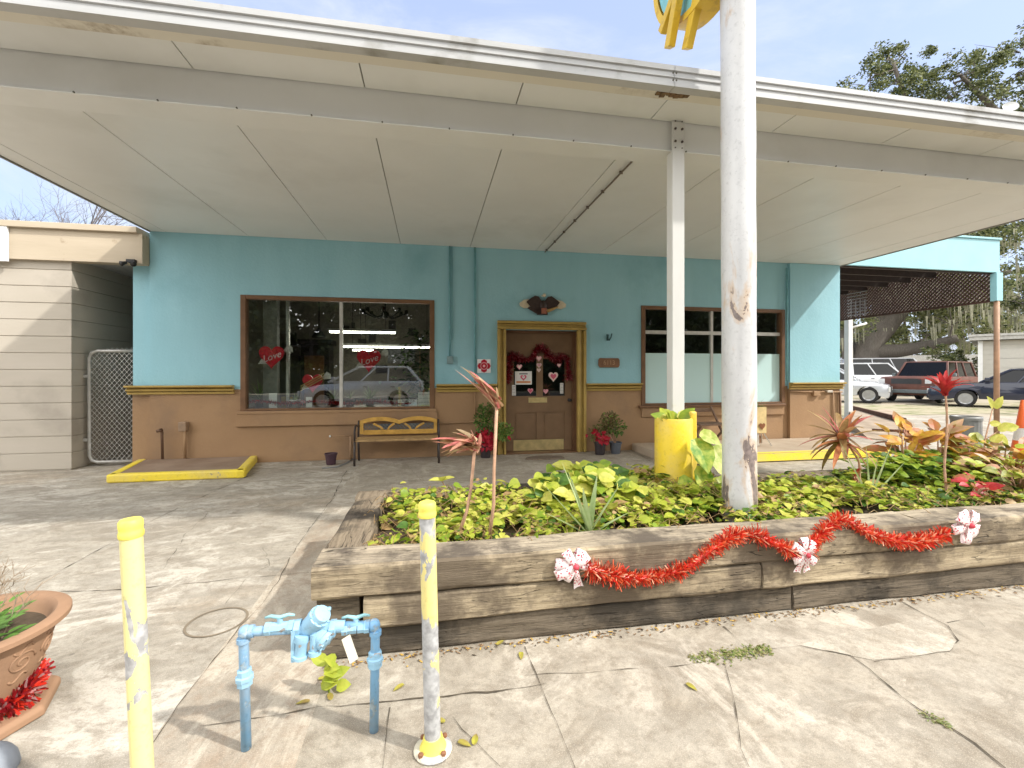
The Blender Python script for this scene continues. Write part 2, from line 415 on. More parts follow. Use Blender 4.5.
crack(cb, [(405,433+30),(425,485)], .006, .004, .01)
crack(cb, [(452,718),(462,730),(475,741),(500,768)], .005, .003)
crack(cb, [(262,548),(270,566),(250,577),(238,590),(226,604)], .004, .004, .03)
crack(cb, [(265,566),(280,560),(298,556)], .004, .003, .03)
crack(cb, [(640,455),(665,470)], .012, .010, .004)
tag(cb.build('pavement_joints', M_crack), kind='structure')
# round cover scar in the pavement
rg = MB(); c0 = G(217, 622); seg = 48
for i in range(seg):
    a0, a1 = 2*PI*i/seg, 2*PI*(i+1)/seg
    for k in (0,):
        r0, r1 = .135, .147
        rg.quad(*[c0 + Vector((math.cos(a)*r, math.sin(a)*r*1.0, .004)) for a, r in ((a0,r0),(a0,r1),(a1,r1),(a1,r0))])
o = rg.build('utility_cover_ring', plain('iron ring', (.20, .16, .11), .8)); tag(o, 'thin rusty ring of a round cover flush in the pavement left of the blue pipes', 'cover')
# pale repair patch outlined by cracks
pb = MB(); pp = [G(*p, .002) for p in z6([(425,120),(500,95),(620,75),(760,45),(815,75),(846,110),(828,137),(740,147),(620,160),(560,148)])]
pb.add(pp, [tuple(range(len(pp)))])
M_patch = concrete('patch concrete', (.42, .375, .30), (.53, .48, .395), (.24, .20, .145), 33., (1, 1, 1), .6, .7)
tag(pb.build('repair_patch', M_patch), kind='structure')
for lst in ([(165,592-0),(178,580),(196,579),(192,588),(176,594)], ):
    pass
# ================================================================= diner building
FY = 7.2
M_blue = two('aqua wall paint', (.275, .515, .585), (.32, .565, .635), 1.3, .3, .7, c3=(.225, .445, .51), s3=.9, lo3=.55, hi3=.75, rough=.62, bscale=26, bstr=.35, bdist=.012, spec=.3, stretch=(2.2, 1, .35), iso=True)
M_brown = two('tan brown wall paint', (.31, .19, .10), (.36, .225, .12), 1.6, .3, .7, c3=(.25, .16, .095), s3=1.4, lo3=.5, hi3=.72, rough=.65, bscale=26, bstr=.35, bdist=.012, spec=.3)
M_trim = plain('ochre trim paint', (.40, .275, .075), .45, 0, .15, 6)
M_frame = plain('brown frame paint', (.17, .088, .042), .5, 0, .15, 7)
M_white = plain('white metal', (.70, .70, .67), .45, 0, .06, 4)
M_black = plain('black plastic', (.025, .024, .024), .5)
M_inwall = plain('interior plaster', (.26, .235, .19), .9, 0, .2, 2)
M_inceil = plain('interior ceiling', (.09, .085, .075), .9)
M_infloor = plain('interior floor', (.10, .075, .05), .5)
bld = thing('corner_store', 'long single storey aqua shop building with brown dado and two display windows', 'building', (1.8, 7.4, 0))
BX0, BX1, BZ1 = -3.92, 7.56, 3.52
ZD0, ZD1 = FZ(540, 391.2), FZ(540, 383.6)         # dado moulding
W1 = (FX(240.5), FX(434.5), FZ(340, 410.5), FZ(340, 297.5)); W2 = (FX(641), FX(784.5), FZ(712, 405), FZ(712, 307.5))
DR = (FX(505), FX(577), 0.0, FZ(540, 330.5))
print('W1', W1, 'W2', W2, 'door', DR, 'dado', ZD0, ZD1)
def cells(x0, x1, z0, z1, holes):
    xs = sorted({x0, x1, *[h[0] for h in holes], *[h[1] for h in holes]}); zs = sorted({z0, z1, *[h[2] for h in holes], *[h[3] for h in holes]})
    zs = [z for z in zs if z0 <= z <= z1]; xs = [x for x in xs if x0 <= x <= x1]
    for a, b in zip(xs[:-1], xs[1:]):
        for c, d in zip(zs[:-1], zs[1:]):
            mx, mz = (a+b)/2, (c+d)/2
            if not any(h[0] < mx < h[1] and h[2] < mz < h[3] for h in holes): yield a, b, c, d
HOL = [W1, W2, DR]
wl = MB(); ZM = (ZD0+ZD1)/2
for a, b, c, d in cells(BX0, BX1, 0, ZM, HOL): wl.quad((a, FY, c), (b, FY, c), (b, FY, d), (a, FY, d), 1)
for a, b, c, d in cells(BX0, BX1, ZM, BZ1, HOL): wl.quad((a, FY, c), (b, FY, c), (b, FY, d), (a, FY, d), 0)
for (x0, x1, z0, z1) in HOL:                       # reveals
    Y2 = FY+.2
    wl.quad((x0, FY, z0), (x0, FY, z1), (x0, Y2, z1), (x0, Y2, z0), 2); wl.quad((x1, FY, z0), (x1, Y2, z0), (x1, Y2, z1), (x1, FY, z1), 2)
    wl.quad((x0, FY, z1), (x1, FY, z1), (x1, Y2, z1), (x0, Y2, z1), 2)
    if z0 > .1: wl.quad((x0, FY, z0), (x0, Y2, z0), (x1, Y2, z0), (x1, FY, z0), 2)
for a, b, c, d in cells(BX0, BX1, 0, BZ1, HOL): wl.quad((a, FY+.2, c), (a, FY+.2, d), (b, FY+.2, d), (b, FY+.2, c), 3)
for x in (BX0, BX1):                                # gable sides
    wl.quad((x, FY, 0), (x, 15, 0), (x, 15, ZM), (x, FY, ZM), 1); wl.quad((x, FY, ZM), (x, 15, ZM), (x, 15, BZ1), (x, FY, BZ1), 0)
wl.quad((BX0, 15, 0), (BX1, 15, 0), (BX1, 15, BZ1), (BX0, 15, BZ1), 0)
wl.build('wall', [M_blue, M_brown, M_frame, M_inwall], bld)
rf = MB(); rf.box((BX0-.0, FY+.01, BZ1+.002), (BX1+.0, 15.05, BZ1+.12)); rf.build('roof', plain('grey roofing', (.3, .3, .29), .8), bld)
# set back strip left of the facade, and the proud pier at the right end
lp = MB(); lx0 = FX(133, FY+.06); lp.box((lx0, FY+.06, 0), (BX0-.003, FY+.9, 2.88), 0)
o = lp.build('side_strip', [M_blue], bld)
lp = MB(); lp.box((lx0-.004, FY+.055, 0), (BX0-.004, FY+.89, ZD0), 0); lp.build('strip_base', M_brown, bld)
PX0 = FX(787.5); pr = MB(); pr.box((PX0, FY-.06, 0), (BX1-.01, FY-.003, ZD0+.01), 1); pr.box((PX0, FY-.06, ZD0+.013), (BX1-.01, FY-.003, 3.335), 0)
pr.build('corner_pier', [M_blue, M_brown], bld)
def moulding(xa, xb, yb, name='dado_moulding', ends=True):
    P = [(0, ZD0), (.03, ZD0), (.034, ZD0+.028), (.012, ZD0+.034), (.014, ZD0+.042), (.058, ZD0+.046), (.066, ZD0+.072), (.03, ZD0+.078), (.034, ZD0+.086), (.095, ZD1-.028), (.105, ZD1-.02), (.105, ZD1), (0, ZD1)]
    mb = MB(); mb.prism([(-a, b) for a, b in P], (xa, yb, 0), EY, EZ, EX*(xb-xa)); return mb.build(name, M_trim, bld)
moulding(FX(133, FY)-.06, FX(234.5), FY-.001); moulding(FX(436.5), FX(496.5), FY-.001); moulding(FX(586), FX(640.5), FY-.001); moulding(PX0-.03, FX(842, FY-.06), FY-.061)
# brown corner return at the right window and low plinth
mb = MB(); mb.box((FX(641), FY-.035, W2[2]-.19), (FX(783), FY-.002, W2[2]-.025)); mb.build('sill_apron', M_brown, bld, bevel=.008)
mb = MB(); mb.box((FX(638), FY-.07, W2[2]-.028), (FX(783.5), FY+.12, W2[2]+.012)); mb.build('window_sill', M_frame, bld, bevel=.008)
mb = MB(); mb.box((FX(236.5), FY-.05, W1[2]-.215), (FX(437), FY-.002, W1[2]-.03)); mb.build('sill_apron', M_brown, bld, bevel=.008)
mb = MB(); mb.box((FX(238), FY-.06, W1[2]-.033), (FX(436), FY+.12, W1[2]+.012)); mb.build('window_sill', M_brown, bld, bevel=.008)
M_glass = glass('window glass', (.88, .92, .90), .11)
def window(Wn, bars, fw=.075):
    x0, x1, z0, z1 = Wn
    fr = MB()
    fr.box((x0+.002, FY-.02, z0+.014), (x0+fw, FY+.1, z1-.002)); fr.box((x1-fw, FY-.02, z0+.014), (x1-.002, FY+.1, z1-.002))
    fr.box((x0+fw+.001, FY-.018, z1-fw*.8), (x1-fw-.001, FY+.098, z1-.003)); fr.box((x0+fw+.001, FY-.018, z0+.015), (x1-fw-.001, FY+.098, z0+.045))
    f = fr.build('window_frame', M_frame, bld, bevel=.006)
    gl = MB(); gl.box((x0+fw-.01, FY+.045, z0+.03), (x1-fw+.01, FY+.051, z1-.05)); gl.build('pane', M_glass, f)
    for px, wd, mat in bars:
        b = MB(); X = FX(px, FY+.02); b.box((X-wd/2, FY+.02, z0+.046), (X+wd/2, FY+.085, z1-fw*.8-.001)); b.build('mullion', mat, f)
    return f
M_alu = plain('weathered aluminium', (.56, .55, .51), .4, .3, .1, 12)
wf1 = window(W1, [(341, .045, M_alu)])
wf2 = window(W2, [(712, .045, M_alu)])
b = MB(); zt = FZ(712, 333); b.box((W2[0]+.075, FY+.022, zt-.03), (W2[1]-.075, FY+.083, zt+.03)); b.build('transom', M_alu, wf2)
# translucent film over the lower two thirds of the right window
m, nt, out = new_mat('frosted film'); d = N(nt, 'ShaderNodeBsdfPrincipled'); d.inputs['Base Color'].default_value = (.52, .72, .71, 1); d.inputs['Roughness'].default_value = .3
nt.links.new(d.outputs[0], out.inputs[0]); M_film = m
b = MB(); b.box((W2[0]+.07, FY+.036, W2[2]+.04), (W2[1]-.07, FY+.040, FZ(712, 353.5))); b.build('privacy_film', M_film, wf2)
# door surround
dx0, dx1, dz = FX(497), FX(585.5), FZ(540, 321.5)
def jamb(mb, x0, x1, z0, z1, horiz=False):
    n = 3
    for i in range(n):
        d = (.075, .03, .06)[i]
        if horiz: mb.box((x0, FY-d, z0+(z1-z0)*i/n+.001), (x1, FY-.001, z0+(z1-z0)*(i+1)/n-.001))
        else: mb.box((x0+(x1-x0)*i/n+.001, FY-d, z0), (x0+(x1-x0)*(i+1)/n-.001, FY-.001, z1))
mb = MB(); jamb(mb, dx0, DR[0]+.012, 0.003, dz-.141); jamb(mb, DR[1]-.012, dx1, .003, dz-.141); jamb(mb, dx0, dx1, dz-.14, dz, True)
mb.build('door_surround', M_trim, bld, bevel=.01)
M_door = plain('door paint', (.20, .122, .066), .4, 0, .12, 5)
LX0, LX1, LZ1, DY = DR[0]+.05, DR[1]-.05, DR[3]-.04, FY+.13
mb = MB(); mb.box((DR[0]+.002, DY-.03, .02), (LX0-.003, DY+.07, DR[3]-.003)); mb.box((LX1+.003, DY-.03, .02), (DR[1]-.002, DY+.07, DR[3]-.003)); mb.box((LX0-.002, DY-.03, LZ1+.003), (LX1+.002, DY+.07, DR[3]-.004))
mb.box((DR[0]+.002, FY-.05, .001), (DR[1]-.002, FY+.2, .018))
mb.build('door_frame', M_frame, bld)
lw = LX1-LX0; mx = (LX0+LX1)/2
gz0, gz1 = FZ(540, 396, DY), FZ(540, 366, DY); pz0, pz1 = FZ(540, 441, DY), FZ(540, 412, DY); tz0, tz1 = FZ(540, 356, DY), FZ(540, 341.5, DY)
ph = [(LX0+.12, mx-.055, gz0, gz1+.12), (mx+.055, LX1-.12, gz0, gz1+.12), (LX0+.12, mx-.055, pz0, pz1), (mx+.055, LX1-.12, pz0, pz1)]
leaf = MB()
for a, b, c, d in cells(LX0, LX1, .022, LZ1, ph): leaf.box((a, DY, c), (b, DY+.045, d))
for h in ph[2:]: leaf.box((h[0]+.0, DY+.016, h[2]), (h[1], DY+.03, h[3])); leaf.box((h[0]+.04, DY+.006, h[2]+.04), (h[1]-.04, DY+.017, h[3]-.04))
for a, b in ((LX0+.12, mx-.055), (mx+.055, LX1-.12)):
    leaf.box((a, DY-.004, tz1), (b, DY-.0005, tz1+.012))
door = leaf.build('door', M_door, bld)
M_brass = plain('worn brass', (.62, .50, .24), .35, .55, .2, 10)
for h in ph[:2]:
    b = MB(); b.box((h[0]-.003, DY+.018, h[2]-.003), (h[1]+.003, DY+.024, h[3]+.003)); b.build('pane', glass('door glass', (.35, .38, .36), .02), door)
b = MB(); b.box((FX(513.5, DY), DY-.004, FZ(540, 450, DY)), (FX(563.5, DY), DY-.0005, FZ(540, 439.5, DY))); b.build('kick_plate', M_brass, door)
b = MB(); b.box((FX(528.5, DY), DY-.008, FZ(540, 402.5, DY)), (FX(547, DY), DY-.0005, FZ(540, 397.5, DY))); b.build('mail_slot', M_brass, door)
b = MB(); hx = FX(569, DY); hz = FZ(569, 400, DY); b.lathe([(.026, 0), (.03, .004), (.012, .008), (.012, .04), (.026, .05), (.028, .065), (.015, .075)], (hx, DY-.001, hz), 14, axis=(0, -1, 0)); b.build('door_knob', M_black, door, True)
# conduits, boxes, pipes fixed to the wall
M_blue2 = plain('aqua pipe paint', (.15, .36, .40), .5)
def conduit(pts, r, mat, name='conduit', Y=FY-.02):
    mb = MB(); mb.tube([F(x, y, Y) for x, y in pts], r, 8); return mb.build(name, mat, bld, True)
conduit([(449.7, 245), (449.7, 356)], .013, M_blue2); conduit([(452, 245), (452, 340)], .006, M_blue2)
b = MB(); b.obox(F(450, 360, FY-.035), EX*.05, EY*.033, EZ*.06); b.build('junction_box', plain('grey box paint', (.2, .3, .32), .5), bld, bevel=.01)
conduit([(475, 247), (475, 383)], .016, M_blue2); conduit([(475, 392), (474.6, 422), (437, 423.5)], .014, M_brown); conduit([(787, 268), (787, 381)], .02, M_blue2, Y=FY-.075)
conduit([(162.5, 459), (161.8, 432), (160, 430.5)], .018, plain('brown pipe', (.13, .07, .04), .6), 'standpipe', FY-.10)
b = MB(); b.lathe([(.022, 0), (.022, .05), (.03, .055), (.03, .065)], F(162, 431, FY-.10)+Vector((-.06, -.0, .0)), 10, axis=(1, -.3, .2)); b.build('spigot', plain('brown pipe', (.13, .07, .04)), bld, True)
conduit([(185, 458), (185, 424)], .02, M_brown, Y=FY-.05)
b = MB(); b.obox(F(183.5, 426.5, FY-.05), EX*.05, EY*.045, EZ*.065); b.build('outlet_box', plain('outlet box paint', (.28, .19, .12), .5), bld, bevel=.008)
conduit([(789, 391.5), (806, 391.8), (842, 392)], .014, M_brown, Y=FY-.08); conduit([(833, 392), (833.5, 425)], .012, M_brown, Y=FY-.08); conduit([(840, 392), (840.5, 440)], .02, M_frame, Y=FY-.09)
b = MB(); b.obox(F(816, 393.5, FY-.09), EX*.07, EY*.03, EZ*.045); b.build('junction_box', M_brown, bld, bevel=.008)
b = MB(); b.obox(F(829, 391.5, FY-.11), EX*.06, EY*.03, EZ*.02); b.build('flood_light', plain('dull chrome', (.5, .45, .38), .4, .5), bld, bevel=.008)
# interior shell
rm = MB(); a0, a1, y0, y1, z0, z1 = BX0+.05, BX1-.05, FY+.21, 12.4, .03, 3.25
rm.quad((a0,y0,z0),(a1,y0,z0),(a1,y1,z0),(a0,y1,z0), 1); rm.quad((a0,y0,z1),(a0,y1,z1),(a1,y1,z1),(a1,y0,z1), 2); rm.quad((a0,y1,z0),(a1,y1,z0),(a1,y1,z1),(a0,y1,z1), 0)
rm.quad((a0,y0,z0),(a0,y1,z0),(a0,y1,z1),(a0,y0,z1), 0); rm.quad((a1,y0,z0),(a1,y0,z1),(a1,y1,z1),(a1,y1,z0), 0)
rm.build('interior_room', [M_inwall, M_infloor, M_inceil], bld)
b = MB(); b.box((W1[0]-.05, FY+.21, .04), (W1[1]+.05, FY+.75, W1[2]+.03)); b.build('display_shelf', plain('shelf paint', (.2, .12, .07), .5), bld)
b = MB(); X = FX(276, FY+.35)
b.box((X-.17, FY+.3, W1[2]+.032), (X+.03, FY+.42, 3.2)); b.build('interior_post', plain('grey post paint', (.30, .30, .27), .6), bld)
b = MB(); X = FX(289, FY+.3); b.box((X-.02, FY+.22, W1[2]+.033), (X+.02, FY+.29, 3.2)); b.build('interior_mullion', M_alu, bld)
# ================================================================= canopy
M_can = two('cream canopy paint', (.69, .69, .665), (.75, .75, .725), 1.1, .3, .7, c3=(.61, .605, .57), s3=.7, lo3=.56, hi3=.78, rough=.38, bscale=14, bstr=.05, spec=.4)
M_fas = two('canopy fascia metal', (.42, .42, .41), (.50, .50, .49), 2.2, .35, .65, (.4, .4, 1.5), c3=(.27, .26, .23), s3=2.3, lo3=.55, hi3=.70, rough=.4, bscale=30, bstr=.08)
M_dark = plain('dark gap', (.10, .09, .07), .9)
can = thing('canopy', 'wide flat cream metal canopy covering the forecourt with striped fascia and steel beam', 'canopy', (1.85, 5.0, 3.34))
CZ, CYF, KX0, KX1 = 3.34, 2.84, -3.92, 7.62
M_joint = plain('joint backing', (.30, .28, .24), .9)  # dark deck tone seen through the panel gaps
sm = [-.45+1.085*k for k in range(-3, 8)]
xs = [KX0+.02] + [s for s in sm if KX0 < s < KX1] + [KX1-.02]
cl = MB()
for a, b in zip(xs[:-1], xs[1:]):
    cl.box((a+.004, CYF+.17, CZ), (b-.004, 3.29, CZ+.02)); cl.box((a+.004, 3.50, CZ), (b-.004, 7.19, CZ+.02))
cl.build('ceiling_panels', M_can, can, bevel=.003)
b = MB(); b.box((KX0+.01, CYF+.05, CZ+.021), (KX1-.01, 7.19, CZ+.09)); b.build('roof_deck', M_joint, can)
b = MB(); b.box((KX0, 2.99, CZ-.012), (KX0+.018, 7.19, CZ+.105)); b.box((KX1-.018, 2.99, CZ-.012), (KX1, 7.19, CZ+.105)); b.split('side_edge', plain('edge trim', (.26, .25, .22), .5), can)
f_ = MB(); zb, zt = 3.305, 3.45
P = [(0, zb), (-.012, zb), (-.012, zb+.022), (0, zb+.026), (0, zb+.062), (-.01, zb+.064), (-.01, zb+.072), (0, zb+.076), (0, zb+.108), (-.012, zb+.110), (-.012, zt), (.06, zt), (.06, zb)]
for xa, xb in zip([KX0, 1.66, 5.1], [1.656, 5.096, KX1]): f_.prism(P, (xa, CYF, 0), EY, EZ, EX*(xb-xa))
f_.build('fascia', M_fas, can)
m, nt, out = new_mat('soffit edge paint'); v = coords(nt, (1, 1, 1)); n1 = noise_n(nt, coords(nt, (.35, .35, .35)), 2.1, 6, .65); n2 = noise_n(nt, v, 14, 5, .7)
col = mixc(nt, mulf(nt, ramp(nt, n1, .60, .70), ramp(nt, n2, .35, .6)), (.66, .62, .53), (.24, .175, .10)); finish(nt, out, col, .6); M_lip = m
b = MB(); b.box((KX0+.002, CYF+.062, CZ-.016), (KX1-.002, CYF+.168, CZ+.01)); b.build('soffit_lip', M_lip, can)
b = MB()                                             # rotted hole at the seam above the pole
for i in range(7):
    b.obox((1.60+.035*i, CYF+.10+.012*math.sin(i*2), CZ-.02), Vector((.02, 0, .002)), Vector((.004*(i % 3), .02+.008*(i % 2), 0)), EZ*.004)
b.build('rusted_seam', plain('rusted steel', (.16, .10, .05), .9, 0, .5, 30), can)
b = MB()
for dz_ in (.04, .09):
    for dx_ in (-.012, .012): b.lathe([(.006, 0), (.006, .006)], (1.656+dx_, CYF-.012, zb+dz_), 8, axis=(0, -1, 0))
b.split('screw', M_dark, can)
b = MB(); b.box((KX0+.02, 3.30, 3.115), (KX1-.02, 3.49, CZ+.018)); b.box((KX0+.02, 3.285, 3.10), (KX1-.02, 3.505, 3.113)); b.build('beam', M_can, can, bevel=.004)
b = MB()
for i in range(24):
    x = KX0+.3+i*.47; b.lathe([(.0055, 0), (.0055, .008)], (x, 3.284, 3.107), 8, axis=(0, -1, 0))
b.split('screw', M_dark, can)
c1 = F(672, 200, 3.27).x; cw = F(684, 200, 3.27).x - c1
M_colm = two('column paint', (.56, .555, .52), (.63, .625, .59), 2, .3, .7, (1, 1, .5), c3=(.55, .5, .4), s3=4, lo3=.62, hi3=.75, rough=.4, bscale=30, bstr=.05)
b = MB(); b.box((c1, 3.262, .3), (c1+cw, 3.282, CZ-.01)); b.box((c1, 3.2825, .3), (c1+cw, 3.352, 3.099)); col_ = b.build('column', M_colm, can, bevel=.004)
b = MB()
for zz in (.0, .05, .15, .21):
    for dx_ in (.22, .78): b.lathe([(.009, 0), (.009, .01), (.004, .014)] if zz in (.05, .15) else [(.005, 0), (.005, .006)], (c1+cw*dx_, 3.262, 3.10+zz+.02), 8, axis=(0, -1, 0))
b.split('bolt', plain('dark bolts', (.08, .06, .05), .6), col_)
b = MB(); b.tube([(1.87, 3.51, CZ-.02), (1.87, 7.18, CZ-.02)], .009, 8)
for i in range(8): b.box((1.853, 3.7+i*.48, CZ-.032), (1.887, 3.712+i*.48, CZ-.001))
b.build('ceiling_conduit', plain('dark conduit', (.16, .13, .10), .6), can, True)
# roof bits
o = MB(); p = F(1009, 109, 3.6); o.lathe([(.002, .0), (.10, .012), (.17, .045), (.20, .08)], (0, 0, 0), 20); t = thing('satellite_dish', 'small pale satellite dish standing on the canopy roof near the oak crown', 'dish', (p.x, 3.6, 3.47))
me = MB(); n = Vector((-.5, -.75, .4)).normalized(); me.lathe([(.002, .0), (.03, .005), (.055, .02), (.064, .032)], Vector((p.x, 3.6, p.z)), 20, axis=n, capt=False); me.build('dish', M_white, t, True)
me = MB(); me.tube([(p.x, 3.61, 3.44), (p.x, 3.61, p.z)], .012, 8); me.build('mast', M_white, t, True)
p = F(263, 8, 3.2); me = MB(); me.lathe([(.05, 0), (.05, .1), (.09, .1), (.03, .22), (.005, .23)], (p.x, 3.2, 3.45), 14); tag(me.build('roof_vent', M_white, None, True), 'small white vent cap poking up over the canopy edge at left', 'vent')

# ================================================================= big white pole and pole sign
M_pole = peel('flaking white pole paint', (.62, .62, .61), (.26, .21, .19), 5.2, .655, .662, 1.75, 1.2, (.50, .30, .12), gain=.06, dirt=(.33, .33, .33))
pc = Vector((F(739.5, 400, 2.62).x, 2.62, 0))
b = MB(); rings = []
for i in range(30): rings.append((.104+.0016*math.sin(i*1.7), .34+i*.21))
b.lathe(rings, pc, 40)
b.v = [(x-.0045*max(0, z-.5), y, z) for x, y, z in b.v]
pole = tag(b.build('sign_pole', M_pole, None, True), 'thick round white steel pole with flaking rusty paint rising from the planter', 'pole')
pole.rotation_euler = (0, 0, 0)
sg = thing('pole_sign', 'aqua round sign with yellow rim and yellow spikes high on the white pole', 'sign', (pc.x, 2.62, 4.3))
M_sy = two('yellow sign enamel', (.62, .40, .03), (.70, .46, .05), 5, .3, .7, c3=(.45, .28, .04), s3=8, lo3=.55, hi3=.7, rough=.4); M_sb = plain('aqua sign enamel', (.20, .50, .52), .35)
sc = Vector((1.86, 2.76, 4.40)); r0 = .585
b = MB(); b.lathe([(r0-.05, -.085), (r0, -.09), (r0, .09), (r0-.05, .085)], sc, 56, axis=(1, 0, 0), capb=False, capt=False); b.build('rim', M_sy, sg, 'auto')
b = MB(); b.lathe([(r0-.06, -.075), (r0-.06, .075)], sc, 56, axis=(1, 0, 0)); b.build('sign_face', M_sb, sg, 'auto')
def ray_bar(px0, py0, px1, py1, w, X):
    def onX(px, py):
        d = ray(px, py); t = X/d.x; return Vector((X, d.y*t, CAMH+d.z*t))
    b = MB(); b.bar(onX(px0, py0), onX(px1, py1), w, w*.7, 0, (1, 0, 0)); b.build('spike', M_sy, sg, bevel=.006)
ray_bar(684, -30, 662, 33, .07, 1.75); ray_bar(681, -20, 669.5, 48, .075, 1.72); ray_bar(700, -10, 687, 49.5, .075, 1.80)

# ================================================================= left neighbour building, gate
M_side = two('beige siding paint', (.43, .385, .315), (.48, .43, .36), 1.6, .3, .7, (.5, .5, 2.0), c3=(.36, .32, .265), s3=1.1, lo3=.56, hi3=.72, rough=.7, bscale=20, bstr=.15)
M_side2 = two('beige fascia board', (.45, .375, .275), (.51, .43, .32), 3, .3, .7, (.3, .3, 2), c3=(.30, .22, .14), s3=3, lo3=.62, hi3=.72, rough=.7, bscale=24)
nb = thing('neighbour_building', 'low beige neighbouring building with wide horizontal siding and flat board fascia', 'building', (-9, 9, 0))
NX1 = F(71.5, 400, 7.1).x; NY = 7.1
b = MB(); zb_ = 0.0; zs_ = [0, .16]
y_ = [696, 657, 617, 577, 545, 510, 474, 440, 403, 369, 332, 296, 261, 223, 187, 150]
hb = .226; k = 0; z = .02
while z < 2.9:
    z1 = min(z+hb, 2.93)
    b.box((-26, NY+.001*(k % 2), z), (NX1-.001*(k % 2), 14+.0, z1-.009)); k += 1; z += hb
b.box((-25.9, NY+.012, 0), (NX1-.012, 13.9, 2.93)); b.build('siding', M_side, nb, bevel=.004)
fz0, fz1 = F(110, 262.5, 7.05).z, F(60, 230, 7.05).z
b = MB(); b.box((-26, 7.04, fz0), (BX0-.004, 7.197, fz1)); b.build('fascia_board', M_side2, nb)
b = MB(); b.box((-26, 6.99, fz1+.002), (BX0-.05, 7.4, fz1+.085)); b.build('fascia_cap', M_side2, nb, bevel=.006)
b = MB(); b.box((-26, 7.13, fz1-.1), (BX0-.02, 14.2, fz1-.01)); b.box((-26, 7.2, fz0+.04), (-4.05, 14.2, fz0+.06)); b.build('roof', plain('grey roofing', (.3, .3, .29)), nb)
b = MB(); b.box((NX1+.0, 10.5, 0), (lx0, 10.6, 2.95)); b.build('passage_back_wall', M_side, nb)
sgn = thing('wall_sign', 'white sign board with blue lettering cut off at the left edge', 'sign', (F(-20, 240, 7.0).x, 7.0, 2.9))
b = MB(); b.box((F(-70, 240, 7.02).x, 7.0, F(5, 261, 7.0).z), (F(8, 240, 7.02).x, 7.035, F(5, 221.5, 7.0).z)); b.build('board', plain('sign white', (.78, .79, .80), .4), sgn)
b = MB()
for q in range(3):
    xx = F(-1.2, 240, 7).x-.36*q
    b.box((xx-.22, 6.994, F(0, 233, 7).z-.02), (xx, 6.9985, F(0, 233, 7).z+.075))
b.build('lettering', plain('sign blue', (.05, .07, .32), .4), sgn)
# floodlight under the fascia
t = thing('security_light', 'small dark twin security light under the beige fascia corner', 'light', F(130, 263, 7.0))
b = MB(); p = F(130, 262, 6.98)
for s in (-1, 1): b.lathe([(.02, 0), (.028, .05), (.036, .07)], p+Vector((.045*s, 0, -.01)), 12, axis=(s*.5, -1, -.5))
b.split('lamp_head', M_black, t, True); b = MB(); b.obox(p+Vector((0, .03, .02)), EX*.05, EY*.03, EZ*.02); b.build('bracket', M_black, t)
# chain link gate
gx0, gx1, GY = F(89.5, 400, 7.32).x, F(134.5, 400, 7.32).x, 7.32
gz0_, gz1_ = .06, F(110, 351, GY).z
t = thing('chain_link_gate', 'galvanised chain link gate closing the dark gap between the two buildings', 'gate', ((gx0+gx1)/2, GY, 0))
M_galv = plain('galvanised steel', (.44, .43, .40), .4, .4, .15, 20)
b = MB(); rr = .10
cor = [(gx1, gz0_), (gx0+rr, gz0_), (gx0+.03, gz0_+.03), (gx0, gz0_+rr), (gx0, gz1_-rr), (gx0+.03, gz1_-.03), (gx0+rr, gz1_), (gx1, gz1_)]
b.tube([(x, GY, z) for x, z in cor], .023, 8); fr = b.build('gate_frame', M_galv, t, True)
b = MB(); st = .062; hgt = gz1_-gz0_; wid = gx1-gx0
def clipline(x0, z0, s):
    # line x = x0 + u, z = z0 + s*u
    lo, hi = 0, wid
    a, c = (gz0_-z0)/s, (gz1_-z0)/s; lo = max(lo, min(a, c)); hi = min(hi, max(a, c)); return (lo, hi) if hi-lo > .01 else None
k = -40
while k < 60:
    for s in (1, -1):
        zz = gz0_+k*st*1.25 if s == 1 else gz0_+k*st*1.25
        r_ = clipline(gx0, zz, s*1.25)
        if r_: b.tube([(gx0+r_[0], GY, zz+s*1.25*r_[0]), (gx0+r_[1], GY, zz+s*1.25*r_[1])], .0032, 4, cap=False)
    k += 1
b.build('mesh_panel', M_galv, t)
b = MB()
for zz in (.38, 1.28): b.obox((gx0-.03, GY, zz), EX*.05, EY*.015, EZ*.02)
for i in range(6): b.tube([(gx0+.2+i*.06, GY, gz1_), (gx0+.22+i*.06, GY, gz1_+.05), (gx0+.25+i*.06, GY, gz1_)], .004, 4)
b.split('hinge', M_galv, t)
# raised pad with yellow kerb, left
M_yk = peel('worn yellow kerb paint', (.80, .62, .05), (.40, .35, .28), 9, .66, .68, None, None, None, (1, 1, 1), .6)
zp = .10
A, B_ = G(112, 482, 0), G(241, 479, 0); C_ = Vector((G(262, 459.5).x, 7.19, 0)); D_ = Vector((G(160, 461).x, 7.19, 0))
t = thing('raised_pad', 'low raised concrete pad with bright yellow painted kerb below the left wall', 'pad', ((A.x+C_.x)/2, 6.6, 0))
yk = (A.y+B_.y)/2
pts = [Vector((A.x, yk, 0)), Vector((B_.x, yk, 0)), Vector((C_.x, 7.19, 0)), Vector((D_.x-.05, 7.19, 0))]
b = MB(); b.add([p+EZ*.001 for p in pts]+[p+EZ*(zp-.004) for p in pts], [(0,1,5,4),(1,2,6,5),(3,0,4,7),(4,5,6,7)]); b.build('slab', two('pad brown', (.22, .15, .10), (.29, .21, .15), 3, .35, .65, rough=.85), t)
b = MB()
